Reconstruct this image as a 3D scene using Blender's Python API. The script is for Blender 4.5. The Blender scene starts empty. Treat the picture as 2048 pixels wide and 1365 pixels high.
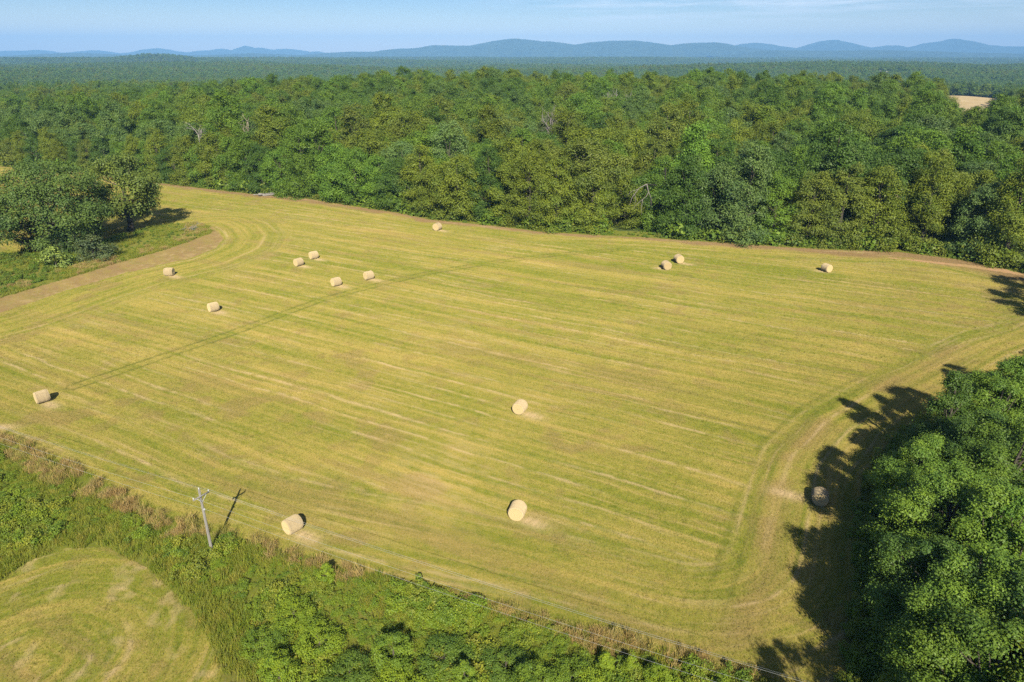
import bpy, math, random
import numpy as np
PI = math.pi
D2R = math.radians
SC = bpy.context.scene
COL = SC.collection

# ---------------------------------------------------------------- camera, sky, sun, exposure
CAM_H, PITCH, FPX = 42.0, D2R(22.75), 1365.0
cam_d = bpy.data.cameras.new('camera')
cam_d.lens = 24.0; cam_d.sensor_width = 36.0; cam_d.clip_start = 0.5; cam_d.clip_end = 60000
cam = bpy.data.objects.new('camera', cam_d); COL.objects.link(cam)
cam.location = (0, 0, CAM_H); cam.rotation_euler = (PI/2 - PITCH, 0, 0)
SC.camera = cam

SUN_EL, SUN_AZ = D2R(35.0), D2R(-6.5)          # azimuth the shadows fall towards, measured from +Y to +X
world = bpy.data.worlds.new('World'); SC.world = world; world.use_nodes = True
wn, wl = world.node_tree.nodes, world.node_tree.links
wn.clear()
w_out = wn.new('ShaderNodeOutputWorld'); w_bg = wn.new('ShaderNodeBackground')
sky = wn.new('ShaderNodeTexSky'); sky.sky_type = 'NISHITA'; sky.sun_disc = False
sky.sun_elevation = SUN_EL; sky.sun_rotation = PI + SUN_AZ
sky.altitude = 200; sky.air_density = 1.0; sky.dust_density = 0.3; sky.ozone_density = 1.6
w_bg.inputs['Strength'].default_value = 0.057
# thin high cloud in the south-east of the sky, by direction
tc = wn.new('ShaderNodeTexCoord')
mp = wn.new('ShaderNodeMapping'); mp.inputs['Scale'].default_value = (3.2, 3.2, 46)
wl.new(tc.outputs['Generated'], mp.inputs['Vector'])
nz = wn.new('ShaderNodeTexNoise'); nz.inputs['Scale'].default_value = 1.7; nz.inputs['Detail'].default_value = 7; nz.inputs['Roughness'].default_value = .62
wl.new(mp.outputs['Vector'], nz.inputs['Vector'])
cr = wn.new('ShaderNodeMapRange'); cr.inputs['From Min'].default_value = .42; cr.inputs['From Max'].default_value = .74
wl.new(nz.outputs['Fac'], cr.inputs['Value'])
sx = wn.new('ShaderNodeSeparateXYZ'); wl.new(tc.outputs['Generated'], sx.inputs['Vector'])
hx = wn.new('ShaderNodeMapRange'); hx.interpolation_type = 'SMOOTHSTEP'
hx.inputs['From Min'].default_value = -.12; hx.inputs['From Max'].default_value = .2
wl.new(sx.outputs['X'], hx.inputs['Value'])
hz = wn.new('ShaderNodeMapRange'); hz.interpolation_type = 'SMOOTHSTEP'
hz.inputs['From Min'].default_value = .02; hz.inputs['From Max'].default_value = .06
wl.new(sx.outputs['Z'], hz.inputs['Value'])
m1 = wn.new('ShaderNodeMath'); m1.operation = 'MULTIPLY'; wl.new(cr.outputs['Result'], m1.inputs[0]); wl.new(hx.outputs['Result'], m1.inputs[1])
m2 = wn.new('ShaderNodeMath'); m2.operation = 'MULTIPLY'; wl.new(m1.outputs[0], m2.inputs[0]); wl.new(hz.outputs['Result'], m2.inputs[1])
cm = wn.new('ShaderNodeMix'); cm.data_type = 'RGBA'; cm.inputs[7].default_value = (13.0, 13.3, 13.8, 1)
tn = wn.new('ShaderNodeMix'); tn.data_type = 'RGBA'; tn.blend_type = 'MULTIPLY'; tn.inputs['Factor'].default_value = 1; sz_ = wn.new('ShaderNodeSeparateXYZ'); wl.new(tc.outputs['Generated'], sz_.inputs['Vector'])
ez = wn.new('ShaderNodeMapRange'); ez.interpolation_type = 'SMOOTHSTEP'; ez.inputs['From Max'].default_value = .075; wl.new(sz_.outputs['Z'], ez.inputs['Value'])
et = wn.new('ShaderNodeMix'); et.data_type = 'RGBA'; et.inputs[6].default_value = (1.75, 1.50, 1.25, 1); et.inputs[7].default_value = (.72, .88, 1.10, 1)
wl.new(ez.outputs[0], et.inputs[0]); wl.new(et.outputs[2], tn.inputs[7])
wl.new(sky.outputs['Color'], tn.inputs[6])
wl.new(m2.outputs[0], cm.inputs['Factor']); wl.new(tn.outputs[2], cm.inputs[6])
wl.new(cm.outputs[2], w_bg.inputs['Color']); wl.new(w_bg.outputs['Background'], w_out.inputs['Surface'])

sun_d = bpy.data.lights.new('sun', 'SUN'); sun_d.energy = 5.0; sun_d.angle = D2R(.53); sun_d.color = (1, .92, .76)
sun = bpy.data.objects.new('sun', sun_d); COL.objects.link(sun)
sun.location = (0, -60, 120)
sun.rotation_euler = (PI/2 - SUN_EL, 0, -SUN_AZ)

SC.view_settings.view_transform = 'Standard'; SC.view_settings.look = 'None'
SC.view_settings.exposure = 0.68; SC.view_settings.gamma = 1
SC.cycles.max_bounces = 5; SC.cycles.diffuse_bounces = 3; SC.cycles.glossy_bounces = 1
SC.cycles.transmission_bounces = 2; SC.cycles.volume_bounces = 0; SC.cycles.transparent_max_bounces = 4
SC.cycles.use_denoising = False; SC.cycles.use_fast_gi = False

# ---------------------------------------------------------------- small helpers
def ground_at(u, v, z=0.0):
    """a point of the photograph's plan, read off as metres on level ground"""
    x = (u - 1024)/FPX; y = (682.5 - v)/FPX
    Y = math.cos(PITCH) + y*math.sin(PITCH); Z = -math.sin(PITCH) + y*math.cos(PITCH)
    t = (CAM_H - z)/-Z
    return (x*t, Y*t)
def at_range(u, v, D):
    x = (u - 1024)/FPX; y = (682.5 - v)/FPX
    Y = math.cos(PITCH) + y*math.sin(PITCH); Z = -math.sin(PITCH) + y*math.cos(PITCH)
    return (x/Y*D, D, CAM_H + Z/Y*D)
def G(pts): return np.array([ground_at(*p) for p in pts])

def hash2(ix, iy, seed):
    h = (ix.astype(np.int64)*374761393 + iy.astype(np.int64)*668265263 + seed*974634777) & 0xffffffff
    h = ((h ^ (h >> 13))*1274126177) & 0xffffffff
    h = h ^ (h >> 16)
    return (h & 0xffffff).astype(np.float32)/np.float32(0xffffff)
def vnoise(x, y, seed=0):
    fx = np.floor(x); fy = np.floor(y); ix = fx.astype(np.int64); iy = fy.astype(np.int64)
    tx = (x - fx).astype(np.float32); ty = (y - fy).astype(np.float32)
    tx = tx*tx*(3 - 2*tx); ty = ty*ty*(3 - 2*ty)
    a = hash2(ix, iy, seed); b = hash2(ix + 1, iy, seed); c = hash2(ix, iy + 1, seed); d = hash2(ix + 1, iy + 1, seed)
    return (a + (b - a)*tx) + ((c + (d - c)*tx) - (a + (b - a)*tx))*ty
def fbm(x, y, seed=0, oct=4, gain=.5):
    s = 0; a = 1; t = 0
    for o in range(oct):
        s = s + a*vnoise(x*2**o + 17.3*o, y*2**o - 9.1*o, seed + o); t += a; a *= gain
    return s/t
def sstep(a, b, x):
    t = np.clip((x - a)/(b - a), 0, 1); return t*t*(3 - 2*t)
def inside(px, py, poly):
    r = np.zeros(px.shape, bool); n = len(poly)
    for i in range(n):
        x0, y0 = poly[i]; x1, y1 = poly[(i + 1) % n]
        if y0 == y1: continue
        c = ((y0 > py) != (y1 > py)) & (px < (x1 - x0)*(py - y0)/(y1 - y0) + x0)
        r ^= c
    return r
def linedist(px, py, line, closed=False):
    d = np.full(px.shape, 1e9, np.float32); n = len(line)
    for i in range(n if closed else n - 1):
        x0, y0 = line[i]; x1, y1 = line[(i + 1) % n]
        dx, dy = x1 - x0, y1 - y0; L = dx*dx + dy*dy + 1e-9
        t = np.clip(((px - x0)*dx + (py - y0)*dy)/L, 0, 1)
        d = np.minimum(d, np.hypot(px - x0 - t*dx, py - y0 - t*dy))
    return d

def raw_mesh(name, V, Fq, mat=None, tint=None, smooth=False, mix=None):
    """V (n,3) float, Fq (m,4) int quads"""
    me = bpy.data.meshes.new(name)
    V = np.ascontiguousarray(V, np.float32); Fq = np.ascontiguousarray(Fq, np.int32)
    me.vertices.add(len(V)); me.vertices.foreach_set('co', V.ravel())
    k = Fq.shape[1]
    me.loops.add(Fq.size); me.loops.foreach_set('vertex_index', Fq.ravel())
    me.polygons.add(len(Fq)); me.polygons.foreach_set('loop_start', np.arange(0, Fq.size, k, dtype=np.int32))
    me.update(calc_edges=True)
    if smooth: me.polygons.foreach_set('use_smooth', np.ones(len(Fq), bool))
    if tint is not None:
        a = me.attributes.new('tint', 'FLOAT', 'POINT'); a.data.foreach_set('value', np.ascontiguousarray(tint, np.float32))
    if mix is not None:
        a = me.attributes.new('mix', 'FLOAT_COLOR', 'POINT'); a.data.foreach_set('color', np.ascontiguousarray(mix, np.float32).ravel())
    if mat: me.materials.append(mat)
    return me
def obj(name, me, parent=None, loc=(0, 0, 0), rot=(0, 0, 0)):
    o = bpy.data.objects.new(name, me); COL.objects.link(o)
    o.location = loc; o.rotation_euler = rot
    if parent: o.parent = parent
    return o
def tag(o, label=None, cat=None, group=None, kind=None):
    if label: o['label'] = label
    if cat: o['category'] = cat
    if group: o['group'] = group
    if kind: o['kind'] = kind
    return o
def thing(name, label, cat, loc=(0, 0, 0), rz=0, s=1, group=None):
    o = bpy.data.objects.new(name, None); COL.objects.link(o); o.empty_display_size = .5
    o.location = loc; o.rotation_euler = (0, 0, rz); o.scale = (s, s, s) if not isinstance(s, tuple) else s
    return tag(o, label, cat, group)

class Geo:
    """gathers quads for one mesh"""
    def __init__(s): s.v = []; s.f = []; s.t = []; s.n = 0
    def add(s, V, F, t=0.5):
        V = np.asarray(V, np.float32); s.v.append(V); s.f.append(np.asarray(F, np.int32) + s.n)
        s.t.append(np.full(len(V), t, np.float32) if np.isscalar(t) else np.asarray(t, np.float32)); s.n += len(V)
    def tube(s, P, R, n=6, t=.5, cap=True):
        P = np.asarray(P, float); m = len(P); R = np.broadcast_to(np.asarray(R, float), (m,))
        T = np.gradient(P, axis=0); T /= np.linalg.norm(T, axis=1)[:, None] + 1e-9
        up = np.array([0, 0, 1.]) if abs(T[0, 2]) < .9 else np.array([1., 0, 0])
        V = []
        for i in range(m):
            a = np.cross(T[i], up); a /= np.linalg.norm(a) + 1e-9; b = np.cross(a, T[i]); up = b
            an = np.arange(n)*2*PI/n
            V.append(P[i] + R[i]*(np.cos(an)[:, None]*a + np.sin(an)[:, None]*b))
        V = np.concatenate(V)
        F = [[i*n + j, i*n + (j + 1) % n, (i + 1)*n + (j + 1) % n, (i + 1)*n + j] for i in range(m - 1) for j in range(n)]
        if cap:
            c0, c1 = len(V), len(V) + 1
            V = np.vstack([V, P[0], P[-1]])
            for j in range(0, n, 2):
                F.append([c0, (j + 2) % n, (j + 1) % n, j]); F.append([c1, (m - 1)*n + j, (m - 1)*n + (j + 1) % n, (m - 1)*n + (j + 2) % n])
        s.add(V, F, t)
    def box(s, c, h, M=None, t=.5):
        V = np.array([[x, y, z] for z in (-1, 1) for y in (-1, 1) for x in (-1, 1)], float)*np.asarray(h)
        if M is not None: V = V @ np.asarray(M).T
        s.add(V + np.asarray(c), [[0, 2, 3, 1], [4, 5, 7, 6], [0, 1, 5, 4], [2, 6, 7, 3], [0, 4, 6, 2], [1, 3, 7, 5]], t)
    def quad(s, a, b, c, d, t=.5): s.add([a, b, c, d], [[0, 1, 2, 3]], t)
    def mesh(s, name, mat, smooth=False):
        return raw_mesh(name, np.concatenate(s.v), np.concatenate(s.f), mat, np.concatenate(s.t), smooth)

# ---------------------------------------------------------------- materials
def new_mat(name):
    m = bpy.data.materials.new(name); m.use_nodes = True
    n, l = m.node_tree.nodes, m.node_tree.links; n.clear()
    o = n.new('ShaderNodeOutputMaterial'); p = n.new('ShaderNodeBsdfPrincipled'); l.new(p.outputs[0], o.inputs['Surface'])
    p.inputs['Roughness'].default_value = .9
    p.inputs['Specular IOR Level'].default_value = .15
    p.inputs['Diffuse Roughness'].default_value = .9
    return m, n, l, p, o
def rgb(n, c):
    r = n.new('ShaderNodeRGB'); r.outputs[0].default_value = (*c, 1); return r.outputs[0]
def mixc(n, l, f, a, b, blend='MIX'):
    m = n.new('ShaderNodeMix'); m.data_type = 'RGBA'; m.blend_type = blend; m.clamp_factor = True
    for k, v in (('Factor', f), ('A', a), ('B', b)):
        i = m.inputs[0] if k == 'Factor' else m.inputs[6 if k == 'A' else 7]
        if hasattr(v, 'is_linked'): l.new(v, i)
        elif isinstance(v, (tuple, list)): i.default_value = (*v, 1)
        else: i.default_value = v
    return m.outputs[2]
def noise(n, l, scale, detail=4, rough=.6, coord='Object', sc=None):
    t = n.new('ShaderNodeTexCoord'); q = n.new('ShaderNodeTexNoise')
    q.inputs['Scale'].default_value = scale; q.inputs['Detail'].default_value = detail; q.inputs['Roughness'].default_value = rough
    if sc:
        mp = n.new('ShaderNodeMapping'); mp.inputs['Scale'].default_value = sc
        l.new(t.outputs[coord], mp.inputs[0]); l.new(mp.outputs[0], q.inputs['Vector'])
    else: l.new(t.outputs[coord], q.inputs['Vector'])
    return q.outputs['Fac']
def rng_(n, l, x, a, b, c=0, d=1):
    m = n.new('ShaderNodeMapRange'); l.new(x, m.inputs['Value'])
    for k, v in zip(('From Min', 'From Max', 'To Min', 'To Max'), (a, b, c, d)): m.inputs[k].default_value = v
    return m.outputs['Result']
def scale_col(n, l, col, fac):
    v = n.new('ShaderNodeVectorMath'); v.operation = 'SCALE'; l.new(col, v.inputs[0])
    if hasattr(fac, 'is_linked'): l.new(fac, v.inputs['Scale'])
    else: v.inputs['Scale'].default_value = fac
    return v.outputs[0]

def leaf_mat(name, source, trans=.12, warm=(1.26, 1.20, .78), cool=(.64, .76, .74)):
    """source: 'object' = the object's own colour, a tuple = one colour, a list = colours drawn per copy"""
    m, n, l, p, o = new_mat(name)
    oi = n.new('ShaderNodeObjectInfo')
    if source == 'object': base = oi.outputs['Color']
    elif isinstance(source, list):
        r = n.new('ShaderNodeValToRGB'); e = r.color_ramp.elements
        while len(e) < len(source): e.new(.5)
        for i, c in enumerate(source): e[i].position = i/(len(source) - 1); e[i].color = (*c, 1)
        l.new(oi.outputs['Random'], r.inputs[0]); base = r.outputs[0]
    else: base = rgb(n, source)
    at = n.new('ShaderNodeAttribute'); at.attribute_name = 'tint'
    tone = mixc(n, l, at.outputs['Fac'], cool, warm)
    c = mixc(n, l, 1.0, base, tone, 'MULTIPLY')
    l.new(c, p.inputs['Base Color']); p.inputs['Roughness'].default_value = .5; p.inputs['Specular IOR Level'].default_value = .22
    p.inputs['Diffuse Roughness'].default_value = .3
    tr = n.new('ShaderNodeBsdfTranslucent'); l.new(mixc(n, l, 1.0, c, (1.35, 1.45, .55), 'MULTIPLY'), tr.inputs['Color'])
    ms = n.new('ShaderNodeMixShader'); ms.inputs[0].default_value = trans
    l.new(p.outputs[0], ms.inputs[1]); l.new(tr.outputs[0], ms.inputs[2]); l.new(ms.outputs[0], o.inputs['Surface'])
    return m
def plain_mat(name, a, b, scale=3, rough=.9, sc=None, detail=5):
    m, n, l, p, o = new_mat(name)
    l.new(mixc(n, l, rng_(n, l, noise(n, l, scale, detail, .65, 'Object', sc), .32, .68), a, b), p.inputs['Base Color'])
    p.inputs['Roughness'].default_value = rough
    return m

OLIVE, DEEP, MID, GREY, BRIGHT, BROWN = (.160, .200, .028), (.080, .142, .028), (.125, .205, .030), (.122, .188, .062), (.132, .232, .034), (.150, .184, .036)
PAL = [OLIVE, DEEP, MID, GREY, BRIGHT, BROWN]
PALN = ['olive', 'dark green', 'mid green', 'greyish green', 'bright green', 'brownish olive']
M_leaf = leaf_mat('leaf', 'object')
M_leaf_forest = [leaf_mat('warm_forest_leaf', [OLIVE, MID, BRIGHT, OLIVE, MID, BROWN, OLIVE]), leaf_mat('deep_forest_leaf', [DEEP, MID, DEEP, (.10, .17, .03), MID, DEEP]), leaf_mat('grey_forest_leaf', [GREY, MID, DEEP, GREY, MID, OLIVE])]  # warm, deep and grey green leaf tones, one per kind of stand
M_bush = leaf_mat('bush_leaf', [MID, (.15, .215, .032), (.125, .195, .034), (.18, .205, .04), DEEP])
M_bramble = leaf_mat('bramble_leaf', [(.162, .237, .027), (.213, .269, .032), (.138, .208, .032), (.249, .256, .042), (.187, .256, .029)])
M_brown_grass = leaf_mat('dry_grass', [(.424, .285, .156), (.479, .351, .184), (.351, .230, .120), (.424, .351, .147), (.276, .259, .074)], .2)
M_green_grass = leaf_mat('tall_grass', [(.232, .279, .043), (.338, .323, .067), (.186, .248, .034), (.396, .333, .088)], .3)
M_bark = plain_mat('bark', (.055, .047, .036), (.115, .10, .08), 4, sc=(3, 3, .6))
M_pale_bark = plain_mat('pale_bark', (.19, .17, .15), (.33, .31, .285), 3, sc=(3, 3, .8))
M_wood_grey = plain_mat('weathered_wood', (.15, .14, .125), (.29, .275, .25), 3, sc=(6, 6, .5))

# field material driven by the plan: R dry, G bare soil, B loose pale hay, A worn green
def field_mat():
    m, n, l, p, o = new_mat('field_turf')
    at = n.new('ShaderNodeAttribute'); at.attribute_name = 'mix'
    sp = n.new('ShaderNodeSeparateColor'); l.new(at.outputs['Color'], sp.inputs[0])
    g1 = noise(n, l, 5.5, 3, .7); g2 = noise(n, l, 1.1, 4, .65)
    green = mixc(n, l, rng_(n, l, g2, .3, .7), (.094, .120, .014), (.182, .182, .026))
    straw = mixc(n, l, rng_(n, l, g1, .26, .74), (.230, .180, .038), (.365, .278, .088))
    dryf = n.new('ShaderNodeMath'); dryf.operation = 'ADD'
    l.new(sp.outputs[0], dryf.inputs[0]); l.new(rng_(n, l, g1, .25, .75, -.26, .26), dryf.inputs[1])
    c = mixc(n, l, dryf.outputs[0], green, straw)
    soil = mixc(n, l, rng_(n, l, g1, .3, .7), (.129, .081, .036), (.240, .163, .081))
    sf = n.new('ShaderNodeMath'); sf.operation = 'ADD'; sf.use_clamp = True
    l.new(sp.outputs[1], sf.inputs[0]); l.new(rng_(n, l, g1, .25, .75, -.12, .12), sf.inputs[1])
    c = mixc(n, l, sf.outputs[0], c, soil)
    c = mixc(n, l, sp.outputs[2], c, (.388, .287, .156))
    c = mixc(n, l, at.outputs['Alpha'], c, (.055, .075, .013))
    l.new(c, p.inputs['Base Color']); p.inputs['Diffuse Roughness'].default_value = 1
    p.inputs['Specular IOR Level'].default_value = .05
    return m
M_field = field_mat()
def track_mat():
    m, n, l, p, o = new_mat('bare_earth')
    g = noise(n, l, 3, 5, .7); g2 = noise(n, l, .35, 3, .6)
    c = mixc(n, l, rng_(n, l, g, .3, .7), (.259, .147, .068), (.362, .234, .129))
    c = mixc(n, l, rng_(n, l, g2, .45, .75), c, (.245, .196, .065))
    l.new(c, p.inputs['Base Color']); return m

# ---------------------------------------------------------------- plan of the place
FENCE = G([(-420, 730), (-160, 805), (0, 866), (150, 935), (300, 1018), (470, 1072), (640, 1120), (820, 1165), (1000, 1212), (1150, 1252), (1300, 1293), (1480, 1340), (1640, 1382)])
WOODS = G([(1690, 1365), (1708, 1200), (1712, 1050), (1725, 955), (1780, 880), (1900, 800), (2048, 715)])
WOODS = np.vstack([WOODS, [(87, 99), (97, 106), (107, 116), (112, 136)]])
FAR = np.array(G([(2048, 548), (1920, 520), (1800, 505), (1650, 500), (1500, 490), (1400, 484), (1300, 477), (1100, 466), (980, 452), (860, 440), (780, 424), (700, 412), (600, 396), (500, 388), (400, 377), (320, 367), (150, 345), (0, 334)]))
FIELD = np.vstack([FENCE, WOODS, FAR, [(-290, 290), (-290, 150), (-160, 100)]])
ISLAND = np.array(G([(-160, 640), (0, 597), (120, 562), (230, 528), (330, 500), (395, 477), (425, 466), (418, 452), (385, 447), (330, 448), (270, 462), (180, 490), (60, 506), (-160, 520)]))
STRIP = np.array(G([(-160, 668), (0, 626), (130, 582), (250, 547), (380, 517), (432, 496), (447, 478), (436, 462), (418, 452), (425, 466), (395, 477), (330, 500), (230, 528), (120, 562), (0, 597), (-160, 640)]))
CLEARING = np.array(G([(-60, 1200), (0, 1160), (60, 1122), (130, 1096), (215, 1094), (300, 1138), (380, 1215), (430, 1300), (446, 1365), (452, 1480), (440, 1700), (-300, 1700), (-300, 1300)]))
TRACK = np.array(G([(150, 772), (300, 722), (450, 672), (640, 601), (750, 572), (860, 546), (980, 526), (1100, 511), (1250, 499)]))
MEADOW = np.array([(-322, 440), (-258, 440), (-212, 338), (-262, 338)])          # clearing in the trees, far left
PASTURE = np.array([(190, 322), (230, 322), (730, 1082), (634, 1082)])             # tan field, far right
YARD = np.array([(1030, 2045), (1095, 2045), (1172, 2190), (1072, 2190)])
BARNYARD = np.array([(-2075, 4215), (-2005, 4215), (-2050, 4325), (-2110, 4325)])

def terrain(X, Y):
    X = np.asarray(X, float); Y = np.asarray(Y, float)
    r = np.hypot(X, Y); az = X/np.maximum(Y, 1)
    amp = np.interp(az, [-.8, -.5, -.2, .3, .6, .9], [-5, -1, 7, 7, 4, 2])
    z = amp*sstep(190, 420, Y)*(1 - sstep(440, 700, Y)) - 7*sstep(450, 720, r) - 17*sstep(560, 1250, r)
    k = sstep(600, 1500, r)
    n = fbm(X/900 + 3.7, Y/520 + 1.3, 5, 3) - .5
    n2 = fbm(X/3100 - 2.2, Y/1500 + .6, 9, 2) - .5
    z = z + k*(62*n + 70*n2*sstep(1500, 5000, r))
    cap = np.where(r > 900, 16 - .0030*r, 1e3); z = np.where(r > 900, cap - 5*np.logaddexp(0, (cap - z)/5), z)
    b = np.exp(-(((X - 1108)/140)**2 + ((Y - 2150)/110)**2)); z = z*(1 - b) - 8.5*b
    b = np.exp(-(((X + 2075)/260)**2 + ((Y - 4300)/200)**2)); z = z*(1 - b) + 24*b
    b = np.exp(-(((X - 650)/130)**2 + ((Y - 1070)/90)**2)); z = z*(1 - b) - 14.5*b
    return z

# ---------------------------------------------------------------- ground to the horizon
def build_ground():
    m, n, l, p, o = new_mat('forest_floor')
    c = mixc(n, l, rng_(n, l, noise(n, l, .05, 6, .7), .35, .65), (.030, .048, .014), (.060, .080, .022))
    l.new(c, p.inputs['Base Color'])
    na, rr = 288, np.concatenate([[.5], np.geomspace(8, 23600, 200)])
    an = np.arange(na)*2*PI/na
    X = rr[:, None]*np.sin(an); Y = rr[:, None]*np.cos(an)
    Z = terrain(X, Y) - .28
    V = np.stack([X, Y, Z], -1).reshape(-1, 3); nr = len(rr)
    i = np.arange(nr - 1)[:, None]*na; j = np.arange(na)[None]; j2 = (j + 1) % na
    F = np.stack([i + j, i + na + j, i + na + j2, i + j2], -1).reshape(-1, 4)[:, ::-1]
    o = obj('ground', raw_mesh('ground', V, F, m, smooth=True)); tag(o, kind='structure')
    return float(Z.min())
GROUND_MIN = build_ground()

# ---------------------------------------------------------------- the hay field and its margins
BALES = [  # plan position, heading of the axis (deg), diameter, label
 ((87, 804), 46, 1.62, 'hay bale lying alone near the left picture edge, above the dry brown grass'),
 ((340, 552), 2, 1.75, 'hay bale beside the bare brown strip, lying side-on with its shaded end to the right'),
 ((428, 623), 44, 1.66, 'hay bale lying alone left of the wheel track, between the brown strip and the track'),
 ((598, 532), 52, 1.70, 'left bale of the close pair in the upper left of the field'),
 ((628, 518), 42, 1.74, 'right bale of the close pair in the upper left of the field'),
 ((673, 572), 42, 1.72, 'hay bale nearest above the wheel track, left of its neighbour by the track'),
 ((738, 559), 40, 1.74, 'hay bale just above the wheel track, right of its neighbour by the track'),
 ((875, 461), 66, 1.95, 'most distant hay bale, lying alone close to the forest edge'),
 ((1332, 539), 100, 1.84, 'front left bale of the two end-on bales in the upper right of the field'),
 ((1357, 526), 100, 1.86, 'rear right bale of the two end-on bales in the upper right of the field'),
 ((1652, 544), 112, 1.76, 'hay bale lying alone near the dirt track by the far right trees'),
 ((1040, 825), 66, 1.62, 'hay bale lying alone in the middle of the field'),
 ((1035, 1034), 74, 1.60, 'large near hay bale at bottom centre with spilled hay on its right'),
 ((587, 1062), 50, 1.55, 'near hay bale right of the utility pole with clear twine rings'),
 ((1638, 1006), 68, 1.56, 'hay bale lying in the shade of the right-hand wood'),
]
SWATH = D2R(-28.5); TD = (math.cos(SWATH), math.sin(SWATH)); TN = (-TD[1], TD[0])

def streaks(s, t, seed):
    """dry (0..1) and pale hay for swath coordinates: s across, t along the rows"""
    w = s + 1.5*(fbm(t/30, s/34, seed + 40, 2) - .5) + .22*(vnoise(t/4.1, s/4, seed + 41) - .5)
    a = vnoise(w/.85, t/38, seed) - .5
    b = vnoise(w/2.5 + 5, t/60, seed + 1) - .5
    c = vnoise(w/.33, t/9, seed + 2) - .5
    e = vnoise(w/.16, t/.7, seed + 7) - .5
    d = .50 + .56*a + .44*b + .52*c + .26*e
    row = 2.9; k = np.floor(w/row); ph = w - (k + .5)*row
    ph = ph + .5*(vnoise(t/6, k*3.7, seed + 3) - .5)
    brk = .25 + .75*sstep(.25, .7, vnoise(t/1.3, w/.4, seed + 6))
    on = sstep(.34, .74, vnoise(t/15, k*7.31, seed + 4))*brk
    wd = .12 + .22*vnoise(t/6, k*1.9, seed + 9)
    pale = .72*np.exp(-(ph/wd)**2)*on
    k2 = np.floor((w + 1.25)/row); ph2 = w + 1.25 - (k2 + .5)*row + .4*(vnoise(t/5, k2*2.7, seed + 10) - .5)
    pale += .38*np.exp(-(ph2/.11)**2)*sstep(.42, .8, vnoise(t/11, k2*5.3, seed + 5))*brk
    pale += .34*sstep(.72, .9, vnoise(w/.3, t/6, seed + 12))*sstep(.45, .7, vnoise(w/6, t/14, seed + 13))
    return d, pale

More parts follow.
